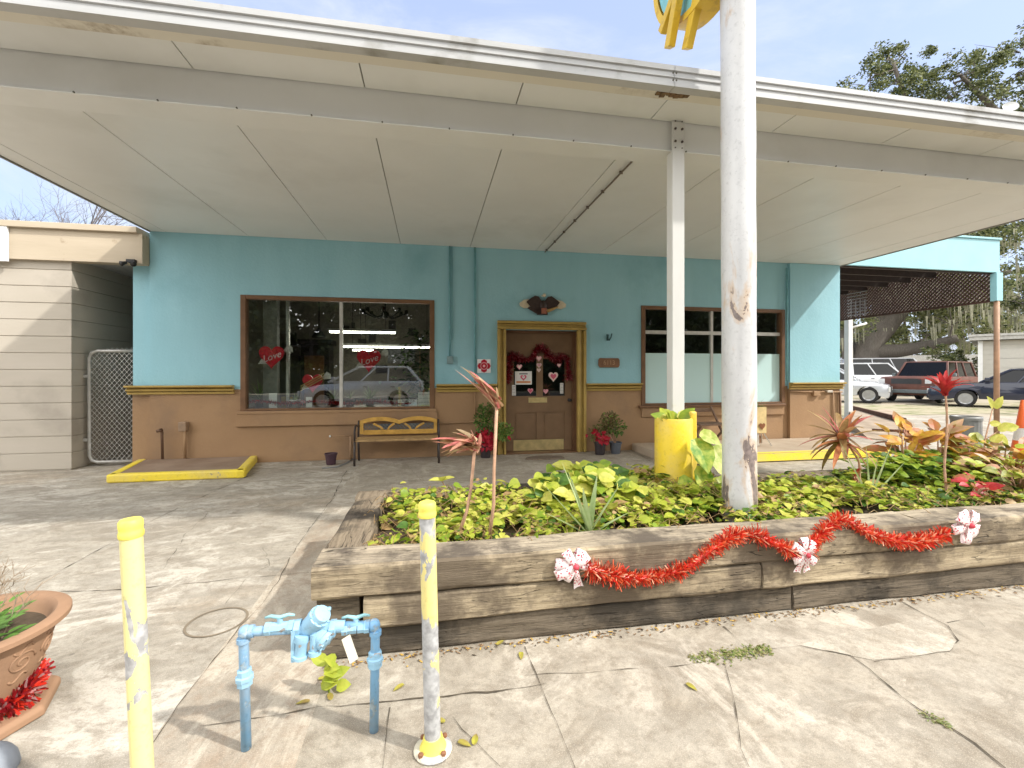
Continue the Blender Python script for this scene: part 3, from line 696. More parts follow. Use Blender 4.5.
for p, q in ((pts[3], pts[0]), (pts[0], pts[1]), (pts[1], pts[2])):
    d = (q-p).normalized(); s = Vector((-d.y, d.x, 0)); b.obox((p+q)/2+s*.03+EZ*(zp/2+.003), d*((q-p).length/2+.02), s*.05, EZ*(zp/2+.002))
b.build('yellow_kerb', M_yk, t, bevel=.02)
# raised ledge with yellow edge, right
y5 = G(830, 459.5).y
t = thing('raised_ledge', 'raised concrete ledge with yellow front edge below the right window', 'ledge', (6.5, 6.4, 0))
xl, xr = F(752, 455, y5).x-1.3, F(889, 455, y5).x
b = MB(); b.box((xl, y5+.002, .001), (xr, 7.13, .13)); b.build('slab', two('ledge concrete', (.36, .28, .20), (.44, .36, .27), 2, .35, .65, rough=.85), t, bevel=.01)
b = MB(); b.box((xl-.01, y5-.03, .02), (xr+.01, y5, .125)); b.box((xl-.005, y5+.003, .1315), (xr+.005, y5+.09, .135)); b.build('yellow_edge', M_yk, t)
# ================================================================= timber planter
def wood(name, c1, c2, c3, axis):
    st = (.55, 7, 7) if axis == 'x' else (7, .55, 7)
    m, nt, out = new_mat(name); v = coords(nt, st); v1 = coords(nt)
    a = noise_n(nt, v, 2.6, 8, .68, .5); b = noise_n(nt, v, 9, 6, .7); c = noise_n(nt, v1, 2.2, 6, .65); d = noise_n(nt, v1, 55, 4, .7)
    col = mixc(nt, ramp(nt, a, .32, .66), c1, c2); col = mixc(nt, mulf(nt, ramp(nt, b, .5, .66), .55), col, tuple(x*.3 for x in c1))
    col = mixc(nt, mulf(nt, ramp(nt, c, .44, .60, 'SMOOTH'), .88), col, c3); col = mixc(nt, mulf(nt, ramp(nt, d, .55, .75), .5), col, tuple(x*.45 for x in c1))
    ck = noise_n(nt, coords(nt, (.9, 11, 11) if axis == 'x' else (11, .9, 11)), 2.2, 3, .5, .3)
    sb = N(nt, 'ShaderNodeMath', operation='SUBTRACT'); nt.links.new(ck, sb.inputs[0]); sb.inputs[1].default_value = .5
    ab = N(nt, 'ShaderNodeMath', operation='ABSOLUTE'); nt.links.new(sb.outputs[0], ab.inputs[0])
    ckf = mulf(nt, ramp(nt, ab.outputs[0], .013, .003), ramp(nt, noise_n(nt, v1, 3.5, 3), .42, .6))
    col = mixc(nt, mulf(nt, ckf, .85), col, (.03, .024, .018))
    inv = N(nt, 'ShaderNodeMath', operation='SUBTRACT'); nt.links.new(a, inv.inputs[0]); nt.links.new(ckf, inv.inputs[1])
    ad = N(nt, 'ShaderNodeMath', operation='ADD'); nt.links.new(inv.outputs[0], ad.inputs[0]); nt.links.new(b, ad.inputs[1])
    finish(nt, out, col, .85, 0, ad.outputs[0], .6, .012, .2); return m
WX = wood('weathered timber', (.25, .195, .125), (.47, .385, .255), (.11, .085, .06), 'x')
WY = wood('weathered timber end', (.15, .115, .08), (.30, .24, .165), (.04, .034, .028), 'y')
WD = wood('dark old timber', (.115, .092, .066), (.205, .168, .122), (.052, .044, .034), 'x')
WT = wood('grey top timber', (.25, .205, .145), (.46, .385, .28), (.075, .06, .048), 'x')
def timber(a, b, axis, mat, seed, parent, amp=.008, sag=0., name='timber', mtop=None):
    x0, y0, z0 = a; x1, y1, z1 = b
    L0, L1 = (x0, x1) if axis == 'x' else (y0, y1); P0, P1 = (y0, y1) if axis == 'x' else (x0, x1)
    n = max(6, int((L1-L0)/.045)); mb = MB(); c = .013
    per = 7; ring = []
    cor = [(P0+c, z0), (P1-c, z0), (P1, z0+c), (P1, z1-c), (P1-c, z1), (P0+c, z1), (P0, z1-c), (P0, z0+c)]
    for (p, q), (p2, q2) in zip(cor, cor[1:]+cor[:1]):
        k = per if math.hypot(p2-p, q2-q) > .03 else 1
        for i in range(k): ring.append((p+(p2-p)*i/k, q+(q2-q)*i/k))
    m_ = len(ring); vs, fs, ms = [], [], []
    for i in range(n+1):
        l = L0+(L1-L0)*i/n
        for p, q in ring:
            V = Vector((l*2.2+seed*7.3, p*9, q*9+seed)); d = amp*(noise.noise(V)+.6*noise.noise(V*2.7)) 
            cr = noise.noise(Vector((l*.8+seed*3.1, p*30, q*30))); d -= .012*max(0, cr-.35)
            cp, cq = (P0+P1)/2, (z0+z1)/2; dp, dq = p-cp, q-cq; ln = math.hypot(dp, dq) or 1
            warp = .006*noise.noise(Vector((l*1.3, seed*2.1, 0)))
            pp, qq = p+dp/ln*d, q+dq/ln*d+warp
            vs.append((l, pp, qq) if axis == 'x' else (pp, l, qq))
    for i in range(n):
        for k in range(m_):
            A, B = i*m_+k, i*m_+(k+1) % m_; fs.append((A, B, B+m_, A+m_)); q = ring[k][1]
            ms.append(1 if (mtop and abs(ring[k][1]-z1) < .004 and abs(ring[(k+1) % m_][1]-z1) < .004) else 0)
    fs += [tuple(range(m_-1, -1, -1)), tuple(range(n*m_, (n+1)*m_))]; ms += [0, 0]
    mb.v, mb.f, mb.m = vs, fs, ms
    return mb.build(name, [mat, mtop] if mtop else mat, parent, 'auto')
PXL, PYF, PYB, PXR = -.527, 2.15, 3.52, 6.2
pl = thing('timber_planter', 'long raised planter bed of weathered railroad timbers in three courses', 'planter', (2.5, 2.8, 0))
timber((PXL, PYF, .300), (2.9, PYF+.235, .452), 'x', WX, 1, pl, mtop=WT); timber((2.905, PYF+.005, .298), (PXR, PYF+.24, .45), 'x', WX, 2, pl, mtop=WT)
xj = F(763, 590, PYF).x
timber((F(363, 600, PYF).x, PYF+.012, .148), (xj-.004, PYF+.235, .292), 'x', WX, 3, pl); timber((xj+.004, PYF+.008, .150), (PXR, PYF+.235, .294), 'x', WX, 4, pl)
timber((PXL+.02, PYF+.045, .0), (2.0, PYF+.24, .142), 'x', WD, 5, pl, .011); timber((2.01, PYF+.04, .0), (PXR, PYF+.24, .143), 'x', WD, 6, pl, .011)
timber((PXL+.01, PYF+.06, .148), (PXL+.20, PYF+.235, .293), 'x', WD, 9, pl, .012, name='rotted_block')
xl_, xr_ = PXL+.005, PXL+.21
for k, (z0, z1) in enumerate(((0, .143), (.15, .292), (.30, .447))): timber((xl_+.006*(2-k), PYF+.245, z0), (xr_, PYB-.21, z1), 'y', WY, 10+k, pl, .011)
for k, (z0, z1) in enumerate(((0, .143), (.15, .292), (.30, .447))): timber((xl_, PYB-.2, z0), (PXR, PYB, z1), 'x', WY, 14+k, pl, .01)
for k, (z0, z1) in enumerate(((0, .143), (.15, .292), (.30, .447))): timber((PXR-.2, PYF+.245, z0), (PXR, PYB-.21, z1), 'y', WY, 17+k, pl, .011)
b = MB(); nx, ny = 60, 14; X0, X1, Y0, Y1 = xr_-.03, PXR-.18, PYF+.22, PYB-.18
for j in range(ny+1):
    for i in range(nx+1):
        x, y = X0+(X1-X0)*i/nx, Y0+(Y1-Y0)*j/ny; b.v.append((x, y, .37+.03*nz((x, y, 0), 3)))
for j in range(ny):
    for i in range(nx): b.f.append((j*(nx+1)+i, j*(nx+1)+i+1, (j+1)*(nx+1)+i+1, (j+1)*(nx+1)+i)); b.m.append(0)
b.build('soil', two('dark soil', (.05, .035, .022), (.11, .08, .05), 8, .35, .65, rough=.95, bscale=40, bstr=.6, bdist=.02), pl)
# ---- pothos ground cover (uncountable)
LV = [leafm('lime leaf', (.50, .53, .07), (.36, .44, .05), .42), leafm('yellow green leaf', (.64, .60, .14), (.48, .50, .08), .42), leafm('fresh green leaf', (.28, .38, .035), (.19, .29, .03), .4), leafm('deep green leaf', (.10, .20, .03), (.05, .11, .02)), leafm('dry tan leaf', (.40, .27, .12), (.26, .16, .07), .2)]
gc = MB(); rr = random.Random(3)
def hgt(x, y):
    return .40+(.15 if x > .5 else .09)*max(0, noise.noise(Vector((x*1.4, y*2.0, 2)))+.25)+.06*noise.noise(Vector((x*4, y*4, 0)))
for i in range(15500):
    x = rr.uniform(X0+.05, X1); y = rr.uniform(Y0+.01, Y1+.06)
    if x < X0+.25 and rr.random() < .25: continue
    if noise.noise(Vector((x*3.1, y*3.1, 5))) < -.36+(.12 if x < .5 else 0): continue
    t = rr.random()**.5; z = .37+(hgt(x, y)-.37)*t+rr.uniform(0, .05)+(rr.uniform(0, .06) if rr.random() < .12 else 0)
    edge = min(x-X0, y-Y0)
    if edge < .08: z -= .03
    a = rr.uniform(0, 2*PI); d = Vector((math.cos(a), math.sin(a), rr.uniform(-.35, .45))); up = Vector((rr.gauss(0, .35), rr.gauss(-.15, .35), 1))
    L = rr.choice((.022, .03, .038, .045, .05, .055, .065, .075, .095, .11)) * (.9 if y > 2.6 else .72) * (1 if x > .6 else .82)
    if x > 2.3 and y < 2.75: L *= .85
    k = rr.random(); n_ = noise.noise(Vector((x*1.3, y*1.5, 9)))
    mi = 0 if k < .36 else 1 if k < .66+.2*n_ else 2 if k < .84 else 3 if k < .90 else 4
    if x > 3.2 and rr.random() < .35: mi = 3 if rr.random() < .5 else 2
    if t < .45 and rr.random() < .6: mi = 3  # low leaves mostly dark green: shade in the depth done by colour
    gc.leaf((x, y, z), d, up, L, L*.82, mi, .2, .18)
for i in range(1500):                                # thin vine stems
    x = rr.uniform(X0, X1); y = rr.uniform(Y0, Y1); z = hgt(x, y)-.03+rr.uniform(0, .06); a = rr.uniform(0, 2*PI)
    gc.tube([(x, y, z), (x+math.cos(a)*.06, y+math.sin(a)*.06, z+.03), (x+math.cos(a)*.12, y+math.sin(a)*.12, z-.01)], .0022, 4, 4, cap=False)
tag(gc.build('ground_cover', LV, None, True), 'lime green trailing ground cover filling the timber planter', 'ground cover', kind='stuff')
# ---- individual plants in the bed
M_agave = leafm('pale agave leaf', (.46, .53, .28), (.34, .44, .20), .2, 12); M_stalk = plain('dry pinkish stalk', (.45, .27, .17), .7, 0, .25, 30)
def strap_plant(name, label, cat, base, tips, L0, W, mat, curve=.12, group=None):
    t = thing(name, label, cat, base, 0, group)
    for q in tips:
        b = MB(); d = Vector(q)-Vector(base); b.blade(base, d, d.length, W, 0, curve, None, 7, .9); b.build('leaf', mat, t, True)
    return t
Yp = 2.44; base = F(589, 524, Yp); base.z = .40
tp = [F(*p, Yp+o) for p, o in (((541, 481), 0), ((562, 462), .06), ((567, 468), .0), ((572, 480), -.03), ((583, 488), -.05), ((597, 476), .05), ((620, 484), -.05), ((629, 512), -.08), ((545, 512), -.07))]
strap_plant('spiky_plant', 'pale green spiky agave like plant behind the front timber, left of the yellow barrel', 'plant', base, tp, .3, .05, M_agave, .02)
Yp = 2.75
for i, (bx, by, tx, ty, tx2, ty2, lab) in enumerate(((852, 488, 842, 443, 866, 447, 'pair of thin upright green blades between the white pole and the red tipped plants'),)):
    base = F(870, 492, Yp); base.z = .40
    strap_plant('blade_plant', 'cluster of thin upright green blades right of the white pole', 'plant', base, [F(*p, Yp) for p in ((840, 442), (866, 446), (878, 457), (892, 444), (905, 462), (825, 470))], .3, .02, M_agave, .0)
M_plume = [leafm('dried pink leaf', (.62, .36, .24), (.55, .22, .17), .25), leafm('dried tan leaf', (.62, .47, .28), (.45, .30, .16), .25), leafm('dried rose leaf', (.60, .20, .17), (.48, .14, .12), .25)]
def dried(label, base, mid, top, tips, n, L, seed):
    t = thing('dried_stalk', label, 'plant', base); r_ = random.Random(seed)
    b = MB(); b.tube([base, Vector(base).lerp(mid, .5)+Vector((.012, 0, 0)), mid, top], [.011, .010, .009, .010], 7); b.build('stem', M_stalk, t, True)
    b = MB()
    for i in range(n):
        q = Vector(r_.choice(tips))+Vector((r_.gauss(0, .022), r_.gauss(0, .05), r_.gauss(0, .018))); d = q-Vector(top); s = Vector(top)+Vector((r_.gauss(0, .012), r_.gauss(0, .012), r_.uniform(-.05, .02)))
        b.blade(s, d+Vector((0, 0, .05)), d.length*r_.uniform(.8, 1.08), r_.uniform(.03, .062), r_.choice((0, 0, 1, 1, 2)), .13, (r_.gauss(0, .4), 1, r_.gauss(0, .5)), 6, .7)
    b.build('leaf_plume', M_plume, t)
Yp = 2.58; f_ = lambda x, y, o=0: F(x, y, Yp+o)
bb = f_(458, 536); bb.z = .4
dried('shorter dried stalk with tan strap leaves hanging to the left over the bed', bb, f_(471, 488), f_(475, 443), [f_(434, 444), f_(437, 450), f_(446, 458), f_(440, 440), f_(450, 461), f_(455, 438), f_(468, 432), f_(480, 437)], 30, .2, 1)
Yp = 2.50
bb = f_(489, 540); bb.z = .4
dried('tall dried stalk with a pink plume of leaves blown to the left before the door', bb, f_(494, 470), f_(497, 400), [f_(461, 369), f_(465, 374), f_(472, 378), f_(478, 382), f_(484, 384), f_(495, 392)], 26, .2, 2)
b = MB(); q = f_(496, 425)
# big variegated leaves and the barrel
bc = Vector((F(673.5, 440, 3.12).x, 3.12, 0)); br = abs(F(693, 440, 3.12).x-F(656, 440, 3.12).x)/2*.90
bz = F(675, 419.5, 3.0).z
t = thing('yellow_barrel', 'upright yellow painted pipe sleeve planter standing at the foot of the steel column', 'planter', (bc.x, bc.y, .38))
M_barrel = peel('yellow barrel paint', (.74, .53, .03), (.55, .48, .25), 8, .74, .76, None, None, (.5, .3, .03), (1, 1, 1), .45)
b = MB(); b.lathe([(br, .36), (br*1.005, .6), (br, bz-.012), (br-.006, bz), (br-.018, bz), (br-.02, bz-.05), (.001, bz-.05)], bc, 36); b.build('sleeve', M_barrel, t, 'auto')
b = MB(); b.obox((bc.x+br*.98, bc.y-.03, bz-.28), EX*.026, EY*.03, EZ*.33); b.build('side_post', M_barrel, t, bevel=.012)
b = MB(); r_ = random.Random(5)
tp_ = thing('barrel_plant', 'few broad green leaves growing out of the top of the yellow barrel', 'plant', (bc.x, bc.y, bz))
for i in range(9):
    a = r_.uniform(0, 2*PI); b.leaf(bc+Vector((math.cos(a)*.05, math.sin(a)*.05, bz-.02)), (math.cos(a), math.sin(a), r_.uniform(.3, 1.2)), (0, -.8, .6), r_.uniform(.10, .15), .09, i % 3, .2, .12)
b.build('foliage', [LV[0], LV[2], LV[1]], tp_)
M_var = [leafm('variegated leaf', (.50, .54, .10), (.12, .28, .03), .3, 18), leafm('cream edged leaf', (.62, .62, .22), (.32, .42, .06), .3, 22)]
t = thing('broad_leaf_vine', 'broad yellow and green variegated leaves between the barrel and the white pole', 'plant', F(705, 490, 2.95))
b = MB()
for (x, y, dx, dy, L, mi) in ((697, 438, .05, -1, .26, 0), (712, 446, .35, -1, .30, 1), (703, 466, -.3, -1, .2, 0), (690, 478, -.6, -.6, .2, 0), (716, 478, .5, -.8, .22, 1), (708, 485, .2, -.8, .2, 0), (685, 492, -.5, -.5, .17, 0), (700, 432, .6, -.5, .16, 1)):
    p = F(x, y, 2.92); d = (EX*dx+EZ*dy*.8+EY*-.5); b.leaf(p, d, (0, -.75, .5), L, L*.72, mi, .1, .1)
b.build('leaf_cluster', M_var, t)
b = MB()
for x, y in ((697, 438), (712, 446), (703, 466), (690, 478)): b.tube([F(705, 500, 2.98), F((705+x)/2, y+10, 2.97), F(x, y, 2.92)], .006, 6)
b.build('stem', LV[2], t, True)
# red plants at the right
TI = [leafm('red ti leaf', (.52, .055, .05), (.40, .03, .035), .35), leafm('orange ti leaf', (.55, .27, .11), (.50, .15, .08), .3), leafm('pink ti leaf', (.62, .26, .22), (.52, .12, .12), .3), leafm('olive ti leaf', (.40, .28, .12), (.28, .17, .07), .3)]
def smooth_pts(pts, k=4):
    P = [Vector(p) for p in pts]; out = []
    for i in range(len(P)-1):
        p0, p1, p2, p3 = P[max(0, i-1)], P[i], P[i+1], P[min(len(P)-1, i+2)]
        for j in range(k):
            t = j/k; out.append(.5*((2*p1)+(p2-p0)*t+(2*p0-5*p1+4*p2-p3)*t*t+(3*p1-p0-3*p2+p3)*t**3))
    return out+[P[-1]]
def ti_plant(name, label, base, crown, n, L, W, mats, seed, spread=1., upb=.2, bend=None):
    t = thing(name, label, 'plant', base); r_ = random.Random(seed)
    b = MB(); m_ = Vector(base).lerp(crown, .55)+(bend or Vector((.02, .01, 0))); ss = smooth_pts([base, Vector(base).lerp(m_, .5)+Vector((-.012, .008, 0)), m_, m_.lerp(crown, .5)+Vector((.010, 0, 0)), crown]); b.tube(ss, [(.0085-.002*i/len(ss))*(1.18 if i % 2 else .9) for i in range(len(ss))], 7); b.build('stem', M_stalk, t, True)
    b = MB()
    for i in range(n):
        a = 2*PI*i*.382+r_.uniform(-.3, .3); el = upb+r_.uniform(-.7, .9)*spread
        d = Vector((math.cos(a)*math.cos(el), math.sin(a)*math.cos(el), math.sin(el)))
        b.blade(Vector(crown)+Vector((0, 0, r_.uniform(-.05, .02))), d, L*r_.uniform(.75, 1.1), W*r_.uniform(.8, 1.15), r_.randrange(len(mats)), r_.uniform(.25, .75), None, 7, .85)
    b.build('foliage', mats, t, True); return t
Yp = 2.9; bb = F(865, 500, Yp); bb.z = .4
ti_plant('leaning_ti_plant', 'leaning plant with a starburst of orange and pink leaves before the brown wall', bb, F(842, 437, Yp), 34, .30, .062, [TI[1], TI[2], TI[1], TI[3]], 4, 1.2, .1, Vector((.06, 0, .0)))
bb = F(857, 492, Yp); bb.z = .4
ti_plant('red_shoot', 'small red pointed shoot below the leaning orange plant', bb, F(856, 477, Yp), 7, .09, .022, [TI[0], TI[1]], 5, .2, 1.1)
Yp = 2.75; bb = F(947, 505, Yp); bb.z = .4
ti_plant('red_tipped_plant', 'thin tall stem topped by bright crimson leaves in front of the parked cars', bb, F(945, 390, Yp), 24, .19, .04, [TI[0]], 6, .4, .9)
CR = [leafm('gold croton leaf', (.58, .38, .04), (.50, .20, .04), .3, 18), leafm('rust croton leaf', (.42, .13, .05), (.32, .18, .05), .3, 18), leafm('pink croton leaf', (.58, .30, .22), (.45, .34, .14), .3, 18), leafm('olive croton leaf', (.30, .30, .05), (.17, .20, .04), .3, 18)]
def croton(label, base, h, rad, n, L, mats, seed):
    t = thing('croton', label, 'plant', base); r_ = random.Random(seed); b = MB(); s = MB()
    for i in range(n):
        a = r_.uniform(0, 2*PI); rr_ = rad*r_.random()**.6; z = base.z+h*r_.uniform(.35, 1)
        p = Vector((base.x+math.cos(a)*rr_, base.y+math.sin(a)*rr_, z)); d = Vector((math.cos(a)+r_.gauss(0, .3), math.sin(a)+r_.gauss(0, .3), r_.uniform(-.1, 1.1)))
        b.leaf(p, d, (r_.gauss(0, .3), -.5, .8), L*r_.uniform(.7, 1.15), L*.5*r_.uniform(.8, 1.2), r_.randrange(len(mats)), .25, .15)
        if i % 4 == 0: s.tube([base, Vector(base).lerp(p, .6)+Vector((0, 0, .03)), p], [.008, .006, .004], 5)
    b.build('foliage', mats, t); s.build('stem', M_stalk, t, True)
def bedpt(px, py, Y, z=.4): q = F(px, py, Y); q.z = z; return q
croton('croton with tall gold and rust leaves left of the grey bin', bedpt(905, 470, 3.15), .47, .16, 40, .17, [CR[0], CR[1], CR[0]], 1)
croton('croton with golden leaves just left of the grey bin', bedpt(938, 470, 3.2), .42, .15, 34, .17, [CR[0], CR[0], CR[1], CR[2]], 2)
croton('pinkish variegated croton in front of the grey bin', bedpt(975, 470, 3.05), .36, .15, 40, .14, [CR[2], CR[3], LV[1]], 3)
croton('rust and olive croton below the traffic cone', bedpt(1003, 475, 2.95), .33, .24, 90, .13, [CR[1], CR[3], LV[0], CR[0], LV[1]], 4)
croton('croton with mixed olive and pink leaves at the right edge of the bed', bedpt(1018, 490, 2.7), .24, .3, 90, .12, [CR[3], CR[2], LV[1], LV[0], LV[2]], 5)
croton('low curled rust coloured croton near the front timber', bedpt(972, 492, 2.6), .17, .10, 20, .10, [CR[1], TI[0]], 6)
t_ = thing('young_sapling', 'slender sapling with a few yellow green leaves in front of the brown post', 'plant', bedpt(982, 475, 3.0))
b = MB(); p0 = bedpt(982, 475, 3.0); b.tube([p0, F(985, 440, 3.0), F(993, 407, 3.0)], [.008, .006, .004], 6); b.tube([F(985, 440, 3), F(1003, 428, 3)], .004, 5); b.build('stem', M_stalk, t_, True)
b = MB()
for x, y, dx, dz_, L in ((993, 408, -.7, .9, .13), (994, 408, .7, .9, .13), (998, 430, .9, .5, .13), (1004, 428, .9, .1, .14), (1000, 434, .2, -.5, .12), (990, 424, .9, .1, .1)): b.leaf(F(x, y, 2.99), (dx, -.2, dz_), (0, -1, .3), L, L*.55, 0, .1, .08)
b.build('foliage', LV[1], t_)
t_ = thing('green_shrub', 'dense mid green shrub behind the thin blades at the back of the bed', 'plant', bedpt(905, 470, 3.1)); b = MB(); r_ = random.Random(8)
for i in range(420):
    q = bedpt(r_.gauss(912, 26), 470, r_.uniform(2.85, 3.25)); z = .42+r_.random()**.7*.24; a = r_.uniform(0, 2*PI)
    b.leaf((q.x, q.y, z), (math.cos(a), math.sin(a), r_.uniform(-.3, .6)), (r_.gauss(0, .3), -.4, 1), .085, .06, r_.choice((0, 0, 1, 2)), .2, .15)
b.build('foliage', [LV[2], LV[3], LV[0]], t_)
t_ = thing('bushy_pothos', 'mound of larger lime leaves beside the spiky plant in front of the door', 'plant', bedpt(600, 490, 3.1)); b = MB()
for i in range(330):
    q = bedpt(r_.gauss(595, 32), 480, r_.uniform(2.75, 3.3)); z = .42+r_.random()**.7*.23*math.exp(-((q.x-bedpt(590, 480, 3).x)/.5)**2); a = r_.uniform(0, 2*PI)
    b.leaf((q.x, q.y, z), (math.cos(a), math.sin(a), r_.uniform(-.3, .6)), (r_.gauss(0, .3), -.6, .8), r_.uniform(.08, .13), .09, r_.choice((0, 0, 1, 1, 2, 3)), .2, .15)
b.build('foliage', LV[:4], t_)
t_ = thing('yellow_sprig', 'lone sprig with yellow leaves standing up at the back left of the bed', 'plant', bedpt(446, 505, 3.3)); b = MB(); s = MB()
s.tube([bedpt(446, 505, 3.3), F(447, 490, 3.3), F(442, 481, 3.3)], .004, 5); s.build('stem', M_stalk, t_, True)
for d in ((-1, -.3, .3), (.8, -.3, .4), (.1, -.6, .5)): b.leaf(F(442, 481, 3.3), d, (0, -.3, 1), .1, .06, 0)
b.build('foliage', LV[1], t_)
# ================================================================= garland and bows on the timbers
def tinsel(path, rad, n, mats, seed, ln=.045, w=.006, chips=None):
    b = MB(); r_ = random.Random(seed); P = [Vector(p) for p in path]; S = [0]
    for a, c in zip(P[:-1], P[1:]): S.append(S[-1]+(c-a).length)
    def at(s):
        for i in range(len(P)-1):
            if s <= S[i+1]: t = (s-S[i])/(S[i+1]-S[i]+1e-9); return P[i].lerp(P[i+1], t), (P[i+1]-P[i]).normalized()
        return P[-1], (P[-1]-P[-2]).normalized()
    b.tube(P, rad*.3, 6, 0)
    for i in range(n):
        p, d = at(r_.random()*S[-1]); a = r_.uniform(0, 2*PI); o = d.orthogonal().normalized(); q = d.cross(o)
        dr = (o*math.cos(a)+q*math.sin(a)+d*r_.gauss(0, .45)).normalized(); L = rad*r_.uniform(.55, 1.3)*(.85+.55*nz(p, 14)); sd = dr.cross(d).normalized()
        if r_.random() < .5: sd = (sd+d*r_.gauss(0, 1)).normalized()
        k = r_.random(); mi = 0 if k < .48 else 1 if k < .80 else 2
        e = p+dr*L; b.add([p+sd*w*.5, p-sd*w*.5, e-sd*w*.35, e+sd*w*.35], [(0,1,2,3)], mi)
    return b
def smooth(pts, k=6):
    P = [Vector(p) for p in pts]; out = []
    for i in range(len(P)-1):
        p0, p1, p2, p3 = P[max(0, i-1)], P[i], P[i+1], P[min(len(P)-1, i+2)]
        for j in range(k):
            t = j/k; out.append(.5*((2*p1)+(p2-p0)*t+(2*p0-5*p1+4*p2-p3)*t*t+(3*p1-p0-3*p2+p3)*t**3))
    return out+[P[-1]]
GR = [plain('red foil', (.60, .035, .018), .3, .1, .25, 30), plain('orange red foil', (.70, .13, .045), .3, .1, .2, 30), plain('foil highlight', (.78, .42, .26), .25, .1, .2, 30)]  # palest strands put the tinsel's highlights into the colour
yg = PYF-.035
path = smooth([F(588, 569, yg), F(612, 575, yg), F(640, 578, yg), F(668, 574, yg), F(690, 566, yg), F(712, 549, yg+.0), F(728, 539, yg+.03), F(744, 534, yg+.05), F(760, 537, yg+.03), F(778, 545, yg), F(800, 552, yg-.005), F(816, 540, yg+.01), F(832, 523, yg+.06), F(845, 520, yg+.06), F(858, 527, yg+.02), F(880, 537, yg), F(905, 542, yg), F(930, 539, yg), F(948, 533, yg)])
tag(tinsel(path, .052, 6500, GR, 11, w=.007).build('tinsel_garland', GR), 'bright red tinsel garland draped in waves along the planter front', 'garland')
def dotmat():
    m, nt, out = new_mat('dotted ribbon'); v = coords(nt); vo = N(nt, 'ShaderNodeTexVoronoi'); vo.inputs['Scale'].default_value = 75; nt.links.new(v, vo.inputs['Vector'])
    col = mixc(nt, ramp(nt, vo.outputs['Distance'], .30, .36), (.55, .06, .09), (.80, .70, .68)); finish(nt, out, col, .6); return m
M_dot = dotmat(); M_rib = plain('red ribbon', (.5, .05, .07), .5)
def bow(c, s, label, rot=0):
    t = thing('ribbon_bow', label, 'bow', c, 0, 'dotted ribbon bows on the garland')
    for k in range(8):
        a = rot+2*PI*k/8+.25*math.sin(k*5.1+rot*3); tail = k in (5, 6); b = MB()
        L = s*((.88+.26*((k*23) % 7)/6) if not tail else 1.35); d = Vector((math.cos(a), 0, math.sin(a))); sd = Vector((-math.sin(a), 0, math.cos(a))); n = 12; vs, fs = [], []
        for i in range(n+1):
            t_ = i/n
            if not tail: r_, ht = L*.5*(1-math.cos(2*PI*t_)), -.022-.016*math.sin(2*PI*t_)-.010*(k % 2); w_ = s*(.07+.19*math.sin(PI*t_)**.8)
            else: r_, ht = L*t_, -.014-.012*math.sin(t_*5); w_ = s*(.07+.20*t_)
            for q in (-1, -.33, .33, 1): vs.append(Vector(c)+d*(r_-(s*.14*(1-abs(q)) if tail and i == n else 0))+sd*w_*q+Vector((0, ht-.006*(1-q*q), 0)))
        for i in range(n):
            for q in range(3): fs.append((i*4+q, i*4+q+1, i*4+q+5, i*4+q+4))
        b.add(vs, fs); b.build('tail' if tail else 'loop', M_dot, t, True)
    b = MB(); b.ball(Vector(c)+Vector((0, -.05, 0)), s*.16, 10, 6); b.build('knot', M_rib, t, True); return t
bow(F(573, 563, PYF-.005), .095, 'dotted white and red ribbon bow at the left end of the garland', 1.2)
bow(F(801, 552, PYF-.03), .085, 'dotted white and red ribbon bow in the middle dip of the garland', .3)
bow(F(962, 523, PYF-.015), .10, 'dotted white and red ribbon bow at the right end of the garland', 2.0)
# ================================================================= bollards
M_by = peel('yellow bollard paint', (.76, .69, .30), (.50, .49, .48), 10, .565, .572, None, None, None, (1, 1, .45), .45)
M_by2 = peel('badly flaked yellow paint', (.76, .66, .22), (.46, .46, .455), 11, .525, .532, .52, .42, None, (1, 1, .38), gain=.15)
M_cap = plain('yellow cap paint', (.76, .66, .12), .5, 0, .2, 22)
def bollard(label, base, r, h, lean, mat, flange):
    t = thing('bollard', label, 'bollard', base); b = MB(); top = Vector(base)+Vector((lean[0], lean[1], h-.035))
    b.tube([Vector(base)+EZ*.002, Vector(base).lerp(top, .5), top], r, 26); b.build('pipe', mat, t, 'auto')
    ax = (top-Vector(base)).normalized(); b = MB(); b.lathe([(r*1.08, -.016), (r*1.13, -.012), (r*1.13, -.002), (r*1.05, .003), (r*1.06, .010), (r*1.10, .016), (r*1.08, .03), (r*.9, .036)], top, 26, axis=ax); b.build('cap', M_cap, t, 'auto')
    if flange:
        b = MB(); b.lathe([(.066, .001), (.068, .006), (.062, .012), (.05, .014)], base, 28); fl = b.build('base_flange', peel('flange paint', (.62, .58, .45), (.42, .41, .40), 12, .5, .52, None, None, None, (1, 1, 1)), t, 'auto')
        b = MB(); b.lathe([(.048, .012), (.044, .02), (.037, .035), (.033, .05)], base, 24); b.build('collar', M_cap, t, 'auto')
        b = MB()
        for k in range(4):
            a = PI*.5*k+.7; b.lathe([(.009, .012), (.009, .022), (.004, .024)], Vector(base)+Vector((math.cos(a)*.055, math.sin(a)*.055, 0)), 6)
        b.split('bolt', plain('rusty bolts', (.22, .10, .05), .8), t)
pL = atZ(145.5, 1.30); pR = G(433, 750)
bollard('yellow steel bollard with a few grey chips standing beside the clay pot', pL, .027, .915, (-.037, .0, 0), M_by, False)
bollard('flaked yellow and grey steel bollard on a bolted base plate before the planter', pR, .0285, .88, (-.020, .0, 0), M_by2, True)
